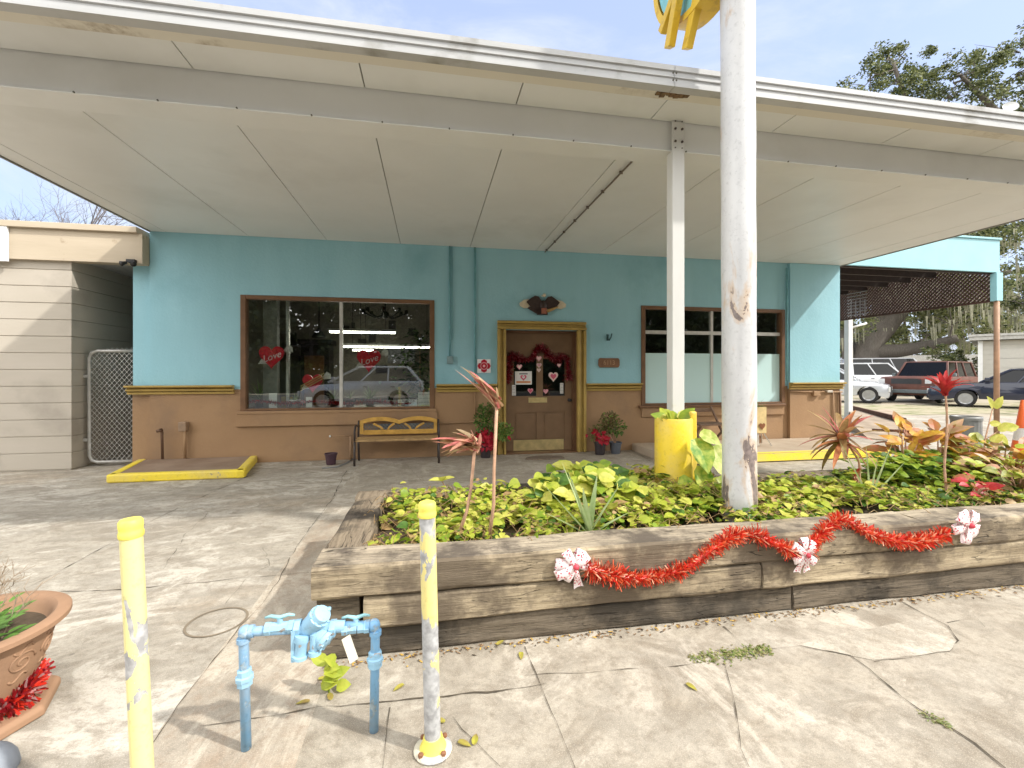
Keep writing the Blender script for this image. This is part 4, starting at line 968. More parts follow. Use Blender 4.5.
# ================================================================= blue backflow pipes
YB = 1.737; M_bp = peel('light blue pipe paint', (.19, .40, .62), (.42, .54, .62), 22, .57, .62, None, None, None, (1, 1, 1), .4); M_bp2 = peel('pale blue pipe paint', (.30, .53, .70), (.44, .40, .36), 26, .63, .65, None, None, None, (1, 1, 1), .5, (.25, .28, .28))
bf = thing('backflow_preventer', 'light blue painted pipe loop with backflow valve in front of the planter', 'pipe', (-.42, YB, 0))
pb_ = lambda x, y, o=0: F(x, y, YB+o)
LT, RT = pb_(243.5, 632), pb_(375.5, 625)
r = .0165; bL = pb_(246.3, 745); bL.z = 0; bR = pb_(374, 731); bR.z = 0; bL.y = bR.y = YB
def bend(a, c, d, rad=.035, k=6):
    a, c, d = Vector(a), Vector(c), Vector(d); p = c+(a-c).normalized()*rad; q = c+(d-c).normalized()*rad
    return [p.lerp(c, t/k).lerp(c.lerp(q, t/k), t/k) for t in range(k+1)]
b = MB(); b.tube([bL+EZ*.002]+bend(bL, LT, pb_(290, 629))+[pb_(296, 629)], r, 16); b.build('riser', M_bp, bf, True)
b = MB(); b.tube([bR+EZ*.002]+bend(bR, RT, pb_(345, 626))+[pb_(345, 626)], r, 16); b.build('riser', M_bp, bf, True)
b = MB()
for q, z_ in ((bL, .255), (bR, .268)):
    top = LT if q is bL else RT; c = Vector(q).lerp(top, z_/top.z)
    b.lathe([(r, -.03), (.026, -.026), (.026, -.008), (.03, -.006), (.03, .006), (.024, .01), (.024, .028), (r, .032)], c, 8, axis=(top-q))
b.split('union_nut', M_bp2, bf)
b = MB()
for c, ax in ((LT+EX*.006-EZ*.012, (0, 0, 1)), (RT-EX*.006-EZ*.012, (0, 0, 1))): b.ball(c+EZ*.012, .0235, 12, 8)
for q, ax in ((LT, EX), (RT, -EX)): b.lathe([(.022, .02), (.022, .034)], q, 14, axis=ax); b.lathe([(.022, .02), (.022, .036)], q, 14, axis=-EZ)
b.split('elbow', M_bp, bf, smooth='auto')
b = MB()
for x in (280, 356): 
    c = pb_(x, 627.5); b.lathe([(r, -.05), (.023, -.048), (.023, -.03), (.0205, -.028), (.0205, .028), (.023, .03), (.023, .048), (r, .05)], c, 8, axis=EX); b.lathe([(.010, .0), (.010, .032)], c, 10)
b.split('ball_valve', M_bp2, bf, smooth='auto')
for x in (280, 356):
    c = pb_(x, 627.5)+EZ*.036; b = MB(); b.tube([c+Vector((-.05, 0, .004)), c+Vector((-.03, 0, .008)), c, c+Vector((.03, 0, .008)), c+Vector((.05, 0, .004))], [.004, .006, .008, .006, .004], 8); b.build('valve_handle', plain('aqua handle', (.28, .52, .55), .45), bf, True)
b = MB(); c = pb_(312, 627)
b.tube([pb_(296, 629), pb_(345, 626)], .022, 14)
d1 = Vector((.62, -.35, .70)).normalized(); b.lathe([(.025, -.05), (.030, -.03), (.034, .0), (.034, .035), (.039, .037), (.039, .055), (.034, .057), (.031, .075), (.018, .078)], pb_(311, 625), 16, axis=d1)
d2 = Vector((.75, -.35, -.52)).normalized(); b.lathe([(.026, -.04), (.032, 0), (.034, .03), (.038, .034), (.038, .048), (.03, .05), (.022, .055)], pb_(318, 632), 16, axis=d2)
for k in range(8):
    for dd, cc, hh2, rr2 in ((d1, pb_(311, 625), .052, .034), (d2, pb_(318, 632), .046, .033)):
        o_ = dd.orthogonal().normalized(); q_ = dd.cross(o_); a = 2*PI*k/8; b.lathe([(.0055, 0), (.0055, .008)], cc+dd*hh2+(o_*math.cos(a)+q_*math.sin(a))*rr2, 6, axis=dd)
for xx in (298, 333): b.lathe([(.022, -.012), (.031, -.010), (.031, .010), (.022, .012)], pb_(xx, 628), 6, axis=EX)
b.build('valve_body', M_bp2, bf, 'auto')
b = MB(); q = pb_(306, 640, -.02)
b.lathe([(.024, .0), (.026, -.02), (.021, -.03), (.02, -.07), (.027, -.072), (.027, -.082), (.012, -.084)], q+Vector((-.012, 0, .02)), 16, axis=(.1, 0, 1)); b.lathe([(.017, .01), (.017, -.05), (.022, -.052), (.022, -.066)], q+Vector((.03, .0, .012)), 14)
b.obox(q+Vector((-.042, .01, -.015)), Vector((.006, 0, 0)), EY*.02, EZ*.055)
b.build('relief_valve', M_bp2, bf, 'auto')
b = MB(); b.lathe([(.008, 0), (.008, .02), (.011, .022), (.011, .03)], pb_(328, 616), 10); b.build('test_cock', M_bp2, bf, True)
tg = thing('inspection_tag', 'pale paper tag hanging from the right valve of the blue pipes', 'tag', pb_(353, 640))
b = MB(); c = pb_(350, 649, -.03); b.obox(c, Vector((.014, .004, .006)), Vector((.0, .0006, 0)), Vector((-.016, 0, .05))*.9); b.build('card', plain('tag paper', (.62, .58, .48), .7), tg)
b = MB(); b.tube([pb_(357, 626, -.025), pb_(356.5, 636, -.03)], .0015, 5); b.build('tie', M_black, tg)
t_ = thing('weed', 'lime green weed growing at the planter foot behind the blue pipes', 'plant', G(335, 672)); b = MB(); r_ = random.Random(3); c = G(335, 674)
c = Vector((c.x, 1.98, 0))
for i in range(11):
    a = r_.uniform(0, 2*PI); b.leaf(c+Vector((r_.gauss(0, .015), r_.gauss(0, .01), .01+.012*i)), (math.cos(a), math.sin(a)*.6-.3, r_.uniform(-.2, .9)), (0, -.7, .7), r_.uniform(.05, .085), .05, 0, .2, .15)
b.build('foliage', LV[0], t_)
b = MB(); b.tube([c, c+EZ*.12], .004, 5); b.build('stem', LV[2], t_)
# ================================================================= clay pot at left
M_clay = two('terracotta', (.29, .17, .10), (.35, .21, .125), 4, .3, .7, c3=(.24, .145, .09), s3=3, lo3=.55, hi3=.75, rough=.75, bscale=70, bstr=.2)
pc_ = atZ(-40, 1.70); pt = thing('clay_pot', 'large terracotta coloured urn with scroll relief on an octagonal base', 'pot', pc_); pt.scale = (1, 1, .85)
b = MB(); b.lathe([(.185, .055), (.20, .075), (.19, .10), (.192, .13), (.215, .18), (.238, .26), (.253, .345), (.262, .385), (.295, .395), (.305, .405), (.305, .425), (.296, .432), (.262, .432), (.25, .42), (.243, .39), (.23, .36), (.02, .36)], pc_, 56); b.build('urn', M_clay, pt, 'auto')
b = MB(); b.lathe([(.0, .361), (.236, .362)], pc_, 30, capb=False, capt=False); b.build('soil', MATS['dark soil'], pt)
b = MB(); b.lathe([(.275, .003), (.275, .035), (.262, .05), (.19, .056)], pc_, 8); o = b.build('plinth', M_clay, pt, bevel=.006)
b = MB()
def onpot(a, z):                                     # bowl radius by height
    tb = [(.13, .192), (.18, .215), (.26, .238), (.345, .253), (.385, .262)]
    for (z0, r0), (z1, r1) in zip(tb[:-1], tb[1:]):
        if z <= z1: rr_ = r0+(r1-r0)*(z-z0)/(z1-z0); break
    else: rr_ = .262
    return pc_+Vector((math.cos(a)*rr_, math.sin(a)*rr_, z))
for k in range(12):
    a0 = -PI*.9+k*2*PI/12
    for s in (1,):
        P = []
        for i in range(40):
            t = i/39; th_ = t*3.4*PI; rad = .048*(1-t*.85); P.append(onpot(a0+math.cos(th_)*rad/.235*(1 if k % 2 else -1), .285+math.sin(th_)*rad))
        b.tube(P, .0048, 6)
        P = [onpot(a0+(.27)*t-.135, .345+.016*math.sin(t*2*PI+(k % 2)*PI)) for t in [i/12 for i in range(13)]]; b.tube(P, .0045, 6)
        P = [onpot(a0+(.27)*t-.135, .218+.014*math.sin(t*2*PI+(k % 2)*PI)) for t in [i/12 for i in range(13)]]; b.tube(P, .0045, 6)
b.build('scroll_relief', M_clay, pt, True)
RG = [plain('dark red foil', (.30, .015, .02), .3, .3, .3, 30), plain('red foil', (.50, .022, .012)), plain('silver pink foil', (.65, .40, .38), .25, .4, .2, 30)]
pth = [pc_+Vector((math.cos(a)*.205, math.sin(a)*.205, .10+.013*math.sin(5*a))) for a in [2*PI*i/48 for i in range(49)]]
tag(tinsel(pth, .05, 2600, RG, 21, w=.012).build('pot_garland', RG), 'dark red tinsel ring wrapped around the foot of the clay pot', 'garland')
t_ = thing('pot_plant', 'half dead shrub of bare twigs with a few green leaves in the clay pot', 'plant', pc_+EZ*.31); b = MB(); r_ = random.Random(12); lf = MB()
def twig(p, d, L, r0, depth):
    q = p+d*L*.5+Vector((r_.gauss(0, .01), r_.gauss(0, .01), 0)); e = p+d*L; b.tube([p, q, e], [r0, r0*.8, r0*.6], 4, cap=False)
    if depth == 0: return
    for i in range(3):
        dd = (d+Vector((r_.gauss(0, .5), r_.gauss(0, .5), r_.gauss(.1, .3)))).normalized(); twig(q.lerp(e, r_.random()), dd, L*.65, r0*.65, depth-1)
for i in range(15):
    a = r_.uniform(0, 2*PI); p = pc_+Vector((math.cos(a)*.13, math.sin(a)*.13, .315)); twig(p, Vector((math.cos(a)*.35+.25, math.sin(a)*.3, .9)).normalized(), .17, .0028, 2)
o = b.build('twigs', plain('bare twigs', (.30, .23, .16), .8), t_)
for i in range(170):
    a = r_.uniform(0, 2*PI); rr_ = .19*r_.random()**.7; p = pc_+Vector((math.cos(a)*rr_+.02, math.sin(a)*rr_-.08, .325+r_.random()*.09)); lf.leaf(p, (math.cos(a), math.sin(a), .5), (0, -.4, 1), .055, .02, 0)
lf.build('foliage', leafm('garden leaf', (.16, .30, .06), (.10, .20, .04)), t_)
gs = thing('wheel_stop', 'rounded blue grey stone block at the bottom left corner', 'block', G(2, 766)); b = MB(); c = G(-16, 776); b.ball(c+Vector((-.02, 0, .0)), .10, 20, 10, 0, (1, 1, .9)); b.build('block', two('blue grey stone', (.22, .24, .27), (.29, .31, .34), 8, .3, .7, rough=.8), gs, True)
# fallen leaves on the pavement: ten alike
fl = None
for i, (x, y) in enumerate(((318, 584+95), (331, 700), (541-137, 684), (458, 741), (474, 745), (310, 746-45), (686, 683), (497, 631+14), (445, 722), (521, 652))):
    p = G(x, y, .006); a = i*1.9
    if fl is None:
        b = MB(); b.leaf((0, 0, 0), (1, 0, .05), (0, 0, 1), .055, .024, 0, .1, .2); fl = b.build('fallen_leaf', leafm('fallen leaf', (.38, .36, .05), (.28, .20, .06), .1)); o = fl
    else: o = fl.copy(); COL.objects.link(o)
    o.location = p; o.rotation_euler = (0, 0, a); tag(o, 'small yellow green leaf fallen on the front pavement', 'leaf', 'leaves fallen on the pavement')
b = MB(); r_ = random.Random(31)
for i in range(420):
    t = r_.random(); q = Vector(G(690, 660, 0)).lerp(G(770, 650, 0), t**.8)+Vector((r_.gauss(0, .012), r_.gauss(0, .02), 0)); q.z = .003; a = r_.uniform(0, 2*PI)
    b.leaf(q, (math.cos(a), math.sin(a), r_.uniform(0, .9)), (0, -.3, 1), r_.uniform(.008, .02), .008, r_.randrange(2), .2, .1)
for i in range(90):
    q = Vector(G(925, 715, 0)).lerp(G(950, 728, 0), r_.random())+Vector((r_.gauss(0, .012), r_.gauss(0, .012), .003)); a = r_.uniform(0, 2*PI); b.leaf(q, (math.cos(a), math.sin(a), .4), (0, -.3, 1), .012, .006, r_.randrange(2))
tag(b.build('crack_weeds', [leafm('weed leaf', (.20, .25, .06)), leafm('dry weed leaf', (.36, .33, .14))]), 'low green weeds sprouting from a pavement crack in front of the planter', 'weeds', kind='stuff')
b = MB()
for i in range(900):
    x = r_.uniform(PXL+.05, PXR); q = Vector((x, PYF+.035-abs(r_.gauss(0, .03)), .004)); a = r_.uniform(0, 2*PI); b.leaf(q, (math.cos(a), math.sin(a), r_.uniform(-.05, .2)), (r_.gauss(0, .3), 0, 1), r_.uniform(.008, .028), .008, r_.choice((0, 0, 1, 2)))
tag(b.build('leaf_litter', [plain('brown litter', (.22, .13, .06), .9), plain('ochre litter', (.48, .30, .06), .8), plain('dark litter', (.08, .06, .04), .9)]), 'thin line of dry leaf litter along the foot of the timber planter', 'litter', kind='stuff')
# ================================================================= bench, pots, mat at the facade
by = 7.04; bx0, bx1 = F(360, 430, by).x, F(437, 430, by).x; bw = bx1-bx0
bn = thing('park_bench', 'yellow framed garden bench with black lattice back under the left window', 'bench', ((bx0+bx1)/2, by, 0))
M_bw = plain('honey wood', (.55, .32, .07), .45, 0, .2, 12); M_iron = plain('dark cast iron', (.045, .035, .03), .5); M_bseat = plain('weathered slat wood', (.36, .23, .10), .6, 0, .25, 14)
zs = F(398, 437.5, by-.2).z; zbk = F(398, 432, by).z; ztp = F(398, 416.5, by).z
b = MB()
for k in range(5): b.box((bx0-.02, by-.36+k*.07, zs-.03), (bx1+.02, by-.36+k*.07+.06, zs))
b.build('seat', M_bseat, bn, bevel=.005)
b = MB(); n = 24; zt0 = ztp-.055
outer = []; 
for i in range(n+1):
    t = i/n; outer.append((t*bw, zt0+.055*abs(math.sin(t*2*PI))**.8))
poly = outer+[(bw-t*bw/n, outer[n-t][1]-.065) for t in range(n+1)]
for i in range(n):
    (xa, za), (xb, zb2) = outer[i], outer[i+1]; b.add([(bx0+xa, by-.02, za-.06), (bx0+xb, by-.02, zb2-.06), (bx0+xb, by-.02, zb2), (bx0+xa, by-.02, za), (bx0+xa, by+.02, za-.06), (bx0+xb, by+.02, zb2-.06), (bx0+xb, by+.02, zb2), (bx0+xa, by+.02, za)], [(0,1,2,3), (7,6,5,4), (3,2,6,7), (0,4,5,1)])
b.box((bx0+.001, by-.019, zbk-.02), (bx0+.05, by+.019, zt0-.03)); b.box((bx1-.05, by-.019, zbk-.02), (bx1-.001, by+.019, zt0-.03)); b.box((bx0+.051, by-.018, zbk-.03), (bx1-.051, by+.018, zbk+.04))
H = zt0-.05-zbk-.04
for x0, x1_ in ((.18, .30), (.50, .36), (.54, .66), (.86, .70)):
    P = []
    xa, xb = {0: (.17, .29)}.get(0, (0, 0))
for (xa, xb) in ((.17, .29), (.44, .36), (.57, .65), (.83, .72)):
    P = [Vector((bx0+bw*(xa+(xb-xa)*math.sin(t*PI/2)), by, zbk+.04+H*(1-t)+.0)) for t in [i/8 for i in range(9)]]
    for p, q in zip(P[:-1], P[1:]): b.bar(p, q, .03, .03, 0, (0, 1, 0))
b.build('backrest', M_bw, bn, bevel=.004)
b = MB(); k = 0
for s in (1, -1):
    x = -H
    while x < bw:
        a = max(0.05, x); c = min(bw-.05, x+H)
        if c > a:
            za = (a-x) if s == 1 else H-(a-x); zc = (c-x) if s == 1 else H-(c-x); b.bar((bx0+a, by+.002*s, zbk+.04+za), (bx0+c, by+.002*s, zbk+.04+zc), .009, .012, 0, (0, 1, 0))
        x += .052
b.build('lattice', plain('grey green lattice', (.16, .17, .16), .5), bn)
b = MB()
for fx in (.29, .70): b.prism([(-.03, 0), (.03, 0), (.085, H*.92), (-.085, H*.92)], (bx0+bw*(fx+.035 if fx < .5 else fx-.005), by+.006, zbk+.04), EX, EZ, EY*.008)
b.build('back_panel', plain('slate panel', (.10, .11, .12), .5), bn)
for x in (bx0-.02, bx1+.02):
    for (ya, yb_) in ((by-.36, by-.38), (by-.02, by+.04)):
        b = MB(); b.tube([(x, ya, zs-.02), (x, (ya+yb_)/2-.01, zs*.5), (x, yb_, .004)], .016, 8); b.build('leg', M_iron, bn, True)
    b = MB(); b.tube([(x, by-.36, zs-.01), (x, by-.37, zs+.12), (x, by-.3, zs+.19), (x, by-.2, zs+.19), (x, by-.02, zs+.16)], .014, 8); b.tube([(x, by-.02, zs-.03), (x, by, zs+.2), (x, by+.02, zt0)], .014, 8); b.build('arm', M_iron, bn, True)
Mpot = plain('black nursery pot', (.035, .028, .03), .45)
def nursery(b, c, r, h): b.lathe([(r*.74, .003), (r*.95, h*.86), (r*1.06, h*.87), (r*1.06, h), (r*.98, h), (r*.95, h*.88), (.001, h*.86)], c, 24)
p = F(331, 464, 6.75); p = G(331, 464.5); b = MB(); nursery(b, p, .085, .165); tag(b.build('nursery_pot', plain('dark plum pot', (.06, .03, .04), .45), None, 'auto'), 'small empty dark plastic pot on the pavement left of the bench', 'pot')
# pipe stand beside bench
st = G(351, 461); t = thing('hose_stand', 'brown pipe stand with a sideways arm beside the left end of the bench', 'stand', st)
b = MB(); b.tube([st, Vector((st.x, st.y, F(351, 436, st.y).z))], .022, 8); zt_ = F(351, 436, st.y).z
b.tube([(st.x+.02, st.y, zt_), (F(331, 436, st.y).x, st.y-.05, zt_+.01)], .010, 7); b.build('pipe', M_brown, t, True)
b = MB(); b.tube([(F(331.5, 436, st.y).x, st.y-.05, zt_+.01), (F(330, 436, st.y).x, st.y-.052, zt_+.011)], .016, 8); b.build('arm_cap', M_white, t, True)
b = MB(); b.tube([(st.x+.03, st.y, .03), (st.x-.05, st.y-.25, .006), (st.x-.12, st.y-.45, .01), (st.x-.3, st.y-.5, .01)], .012, 6); b.build('hose', plain('grey hose', (.2, .2, .19), .6), t, True)
# door mat
mt = G(545, 458.8); b = MB(); b.add([Vector((mt.x+.30*math.cos(a), mt.y+.17*math.sin(a)*(1 if a < PI else .55), .02)) for a in [2*PI*i/40 for i in range(40)]]+[Vector((mt.x+.31*math.cos(a), mt.y+.18*math.sin(a)*(1 if a < PI else .55), .002)) for a in [2*PI*i/40 for i in range(40)]], [tuple(range(40))]+[(i, i+40, (i+1) % 40+40, (i+1) % 40) for i in range(40)])
tag(b.build('door_mat', plain('coir mat', (.16, .12, .085), .95, 0, .3, 40)), 'worn brown half round mat lying before the front door', 'mat')
# potted plants by door
GL = [leafm('shrub leaf', (.10, .19, .04), (.06, .12, .025)), leafm('light shrub leaf', (.20, .30, .06), (.14, .22, .05)), leafm('red poinsettia leaf', (.50, .015, .03), (.38, .01, .03)), leafm('brown green leaf', (.22, .17, .07), (.14, .12, .05))]
def potted(label, base, pr, ph, bush, red=None, seed=1, potmat=Mpot, twist=False):
    t = thing('potted_plant', label, 'potted plant', base); r_ = random.Random(seed); b = MB(); nursery(b, base, pr, ph); b.build('pot', potmat, t, 'auto')
    b = MB(); s = MB()
    for (cx_, cy_, cz, rx, rz_, n, mi) in bush:
        for i in range(n):
            v = Vector((r_.gauss(0, 1), r_.gauss(0, 1), r_.gauss(0, 1))).normalized()*(r_.random()**.45)
            q = Vector(base)+Vector((cx_+v.x*rx, cy_+v.y*rx, cz+v.z*rz_)); b.leaf(q, (v.x+r_.gauss(0, .4), v.y+r_.gauss(0, .4)-.2, v.z+r_.gauss(0, .4)), (0, -.5, .8), r_.uniform(.035, .06), .028, mi if r_.random() < .75 else 1, .2, .15)
        s.tube([Vector(base)+EZ*ph*.8, Vector(base)+Vector((cx_*.5, cy_*.5, (cz+ph)*.5)), Vector(base)+Vector((cx_, cy_, cz))], .008, 6)
    s.build('stem', M_stalk, t, True)
    b.build('foliage', GL, t)
    if red:
        for (cx_, cy_, cz, rx, n) in red:
            b = MB()
            for i in range(n):
                q = Vector(base)+Vector((cx_+r_.gauss(0, rx), cy_+r_.gauss(0, rx*.6), cz+r_.gauss(0, rx*.7))); a = r_.uniform(0, 2*PI); b.leaf(q, (math.cos(a), -.4+r_.gauss(0, .3), math.sin(a)), (0, -1, .2), r_.uniform(.06, .10), .045, 0, .15, .12)
            b.build('red_flowers', GL[2], t)
def onG(px, py): return G(px, py)
p = onG(485.5, 457.5)
potted('tall leafy plant with red poinsettia flowers in a dark pot left of the door', p, .10, .22, [(-.02, 0, .62, .14, .26, 330, 0), (.02, .02, .36, .16, .12, 120, 0), (.27, -.05, .40, .15, .14, 260, 1), (.13, 0, .74, .10, .10, 90, 3)], [(.0, -.10, .34, .09, 70), (.07, -.1, .22, .05, 26)], 2)
p = onG(600, 454.5)
potted('dark pot with red poinsettia flowers just right of the door frame', p, .10, .22, [(-.05, 0, .34, .13, .12, 120, 3)], [(.03, -.07, .26, .05, 34), (-.08, -.05, .36, .05, 16)], 3)
p = onG(615.5, 453.5)
potted('taller brownish green shrub in a grey pot right of the poinsettia pot', p, .10, .19, [(-.10, 0, .52, .16, .17, 300, 3), (.02, 0, .42, .15, .13, 130, 0), (-.22, 0, .42, .09, .1, 50, 3)], None, 4, plain('grey nursery pot', (.09, .10, .115), .5))
# ================================================================= wall mounted ornaments
def disp(name, label, cat, p): return thing(name, label, cat, p)
# eagle
M_eb = plain('dark eagle paint', (.045, .028, .024), .4, 0, .3, 30); M_ew = plain('cream eagle wingtip', (.62, .55, .40), .5); M_eg = plain('gilt', (.42, .27, .10), .4, .2)
sc_ = F(566, 305).x-F(520, 305).x; ec = F(543, 304.5, FY-.03); eg = disp('eagle_plaque', 'carved dark eagle with spread cream tipped wings mounted above the door', 'ornament', ec)
h_ = F(543, 295).z-F(543, 316).z
def wing(s):
    P = [(0.02, .10), (.10, .36), (.18, .40), (.30, .22), (.36, .10), (.28, -.12), (.16, -.20), (.05, -.18)]
    T = [(.30, .24), (.42, .18), (.50, .04), (.49, -.10), (.40, -.20), (.28, -.16), (.27, -.10), (.36, .08)]
    P = [(s*a*sc_, b*h_) for a, b in P]; T = [(s*a*sc_, b*h_) for a, b in T]
    if s > 0: P, T = P[::-1], T[::-1]
    b = MB(); b.prism(P, ec+EY*.02, EX, EZ, EY*-.045); b.build('wing', M_eb, eg, bevel=.008); b = MB(); b.prism(T, ec+EY*.02, EX, EZ, EY*-.03); b.build('wing_tip', M_ew, eg, bevel=.006)
wing(1); wing(-1)
b = MB(); b.ball(ec+Vector((0, -.02, -.02)), .07, 14, 8, 0, (.9, .6, 1.25)); b.prism([(-.14*sc_, -.5*h_), (.1*sc_, -.5*h_), (.06*sc_, -.1*h_), (-.08*sc_, -.1*h_)], ec, EX, EZ, EY*-.02); b.prism([(-.30*sc_, -.12*h_), (-.34*sc_, -.2*h_), (-.14*sc_, -.46*h_), (-.08*sc_, -.2*h_)][::-1], ec, EX, EZ, EY*-.02); b.build('body', M_eb, eg, 'auto')
b = MB(); b.ball(ec+Vector((.012, -.035, .42*h_)), .030, 12, 8); b.lathe([(.014, 0), (.003, .035)], ec+Vector((-.012, -.045, .40*h_)), 8, axis=(-1, -.2, -.3)); b.build('head', M_ew, eg, True)
b = MB()
for i in range(5): b.prism([(-.007, 0), (.007, 0), (.007, .09), (-.007, .09)], ec+Vector((-.035+i*.018, -.06, -.46*h_)), EX, EZ, EY*-.008)
b.build('shield', [plain('faded red', (.42, .16, .10), .5)], eg)
b = MB(); b.tube([ec+Vector((.06, -.03, -.32*h_)), ec+Vector((.16, -.03, -.22*h_)), ec+Vector((.25, -.03, -.1*h_))], [.03, .022, .01], 8); b.build('branch', M_eg, eg, True)
# fire sign
q = F(484, 366, FY-.022); fs = disp('fire_department_sign', 'white square sign with red maltese cross beside the door frame', 'sign', q); s_ = (F(490.5, 366).x-F(477.2, 366).x)/2
b = MB(); b.obox(q, EX*s_, EY*.004, EZ*s_*1.02); b.build('board', plain('sign white', (.78, .79, .80)), fs)
P = []
for k in range(4):
    a = PI/2*k+PI/2
    for da, rr_ in ((-.5, .88), (0, 1.0), (.5, .88), (.785, .62)): P.append((math.cos(a+da)*rr_*s_, math.sin(a+da)*rr_*s_))
Mr = plain('sign red', (.42, .01, .03), .4); Mw = MATS['sign white']
b = MB(); b.prism(P[::-1], q+EY*-.0045, EX, EZ, EY*-.002); b.build('cross', Mr, fs)
b = MB()
for r0_, r1_, yy in ((.46, .54, .007), (0, .18, .007)): 
    for i in range(24):
        a, c = 2*PI*i/24, 2*PI*(i+1)/24; b.quad(*[q+Vector((math.cos(t)*rq*s_, -yy, math.sin(t)*rq*s_)) for t, rq in ((a, r0_), (c, r0_), (c, r1_), (a, r1_))])
b.build('rings', plain('sign pink', (.72, .45, .46), .5), fs)
# address plaque
q = F(609, 362.8, FY-.02); ap = disp('address_plaque', 'small brown rounded plaque with house number right of the door', 'plaque', q)
wq, hq = (F(619.5, 362).x-F(598.5, 362).x)/2, (F(609, 358).z-F(609, 367.3).z)/2
P = [(wq*x, hq*y) for x, y in ((-.88, -1), (.88, -1), (1, -.55), (1, .55), (.88, 1), (-.88, 1), (-1, .55), (-1, -.55))]
b = MB(); b.prism(P, q+EY*.012, EX, EZ, EY*-.02); b.build('board', plain('plaque brown', (.20, .10, .05), .5), ap, bevel=.004)
lettering('6113', hq*1.35, q+EY*-.010, plain('plaque number', (.42, .26, .14), .5), ap)
q = F(608, 337.5, FY-.03); br_ = disp('wall_hook', 'small dark teal hook bracket on the aqua wall above the number plaque', 'hook', q)
b = MB(); b.obox(q+EY*.02, EX*.018, EY*.008, EZ*.05); b.tube([q+EY*.01+EZ*-.02, q+Vector((.0, -.05, -.05)), q+Vector((.02, -.08, .0)), q+Vector((.04, -.07, .06))], .012, 7); b.build('bracket', plain('dark teal', (.03, .09, .10), .5), br_, True)
# door decorations
DYd = DY-.012
path = smooth([F(507.5, 383, DYd), F(509, 368, DYd), F(511, 355, DYd), F(517, 357, DYd), F(526, 360, DYd), F(533, 357, DYd), F(537, 349, DYd-.01), F(543, 348, DYd-.01), F(548, 355, DYd), F(556, 359, DYd), F(563, 356, DYd), F(567, 359, DYd), F(568, 370, DYd), F(568.5, 380, DYd)])
RG2 = [plain('deep red tinsel', (.26, .008, .014), .35, .2, .4, 30), plain('wine red tinsel', (.16, .006, .012), .4, .2, .4, 30), plain('pink tinsel', (.5, .16, .18), .35)]
tag(tinsel(path, .082, 3800, RG2, 41, w=.012).build('door_garland', RG2), 'dark red tinsel garland swagged over the upper half of the front door', 'garland')
Mh = [plain('pink heart', (.70, .32, .36), .5), plain('rose heart', (.58, .10, .17), .5), plain('cream heart', (.74, .58, .52), .5)]
def heart_card(label, px, py, wpx, Y, outer_, inner_, name='paper_heart', group=None, cat='heart'):
    c = F(px, py, Y); W = F(px+wpx/2, py, Y).x-F(px-wpx/2, py, Y).x
    t = thing(name, label, cat, c, 0, group); b = MB(); b.prism([(x*W, (y-.02)*W) for x, y in heart()], c, EX, EZ, EY*-.005); b.build('card', outer_, t)
    if inner_: b = MB(); b.prism([(x*W*.62, (y-.0)*W*.62) for x, y in heart()], c+EY*-.0055, EX, EZ, EY*-.003); b.build('inner_heart', inner_, t)
    return t
heart_card('topmost of three pale hearts in a column on the middle of the door', 538.8, 358.7, 5.5, DYd-.04, Mh[0], Mh[2]); heart_card('middle one of three pale hearts in a column on the door', 539, 365.5, 5, DYd, Mh[2], Mh[0]); heart_card('lowest of three pale hearts in a column on the door', 538.8, 370.3, 4, DYd, Mh[2], None)
heart_card('pink heart hanging at the upper left of the left door pane', 519.3, 367, 5.5, DYd-.01, Mh[0], Mh[2]); heart_card('large pink heart on the right door pane', 553.3, 376.8, 9.5, DYd+.01, Mh[2], Mh[1])
heart_card('small pink heart at the lower right corner of the left door pane', 530.4, 391, 5.4, DYd+.01, Mh[0], Mh[1]); heart_card('small pink heart at the lower left corner of the right door pane', 545.7, 391.5, 5, DYd+.01, Mh[0], None)
heart_card('pale pink heart at the upper right of the right door pane', 559, 365.5, 4, DYd-.05, Mh[0], Mh[2])
Mpap = plain('white paper', (.70, .69, .66), .6, 0, .04)
def card(name, label, cat, px0, py0, px1, py1, Y, mat=None, lines=0, ink=None, tilt=0):
    a, c = F(px0, py1, Y), F(px1, py0, Y); m_ = (a+c)/2; t = thing(name, label, cat, m_); hw, hh = (c.x-a.x)/2, (c.z-a.z)/2
    b = MB(); b.obox(m_, EX*hw, EY*.003, EZ*hh); b.build('sheet', mat or Mpap, t)
    if lines:
        b = MB(); r_ = random.Random(int(px0*10))
        for i in range(lines):
            z_ = m_.z+hh*(.72-1.44*i/max(1, lines-1)); x_ = m_.x-hw*.8
            while x_ < m_.x+hw*.72:
                L = r_.uniform(.08, .3)*hw; b.quad((x_, m_.y-.0045, z_-hh*.25/lines), (min(x_+L, m_.x+hw*.8), m_.y-.0045, z_-hh*.25/lines), (min(x_+L, m_.x+hw*.8), m_.y-.0045, z_+hh*.25/lines), (x_, m_.y-.0045, z_+hh*.25/lines)); x_ += L+hw*.07
        b.build('print', ink or plain('grey ink', (.16, .16, .17), .7), t)
    return t, m_, hw, hh
t, m_, hw, hh = card('door_sign', 'white sign with a red heart and orange border on the left door pane', 'sign', 515, 371.3, 531.8, 384.6, DYd, None)
b = MB(); b.obox(m_+EY*-.004+EZ*hh*-.62, EX*hw*.85, EY*.001, EZ*hh*.14); b.build('orange_band', plain('orange print', (.62, .26, .10)), t)
b = MB(); b.prism([(x*hw*.75, y*hw*.7) for x, y in heart()], m_+EY*-.004, EX, EZ, EY*-.002); b.build('heart_print', Mh[1], t)
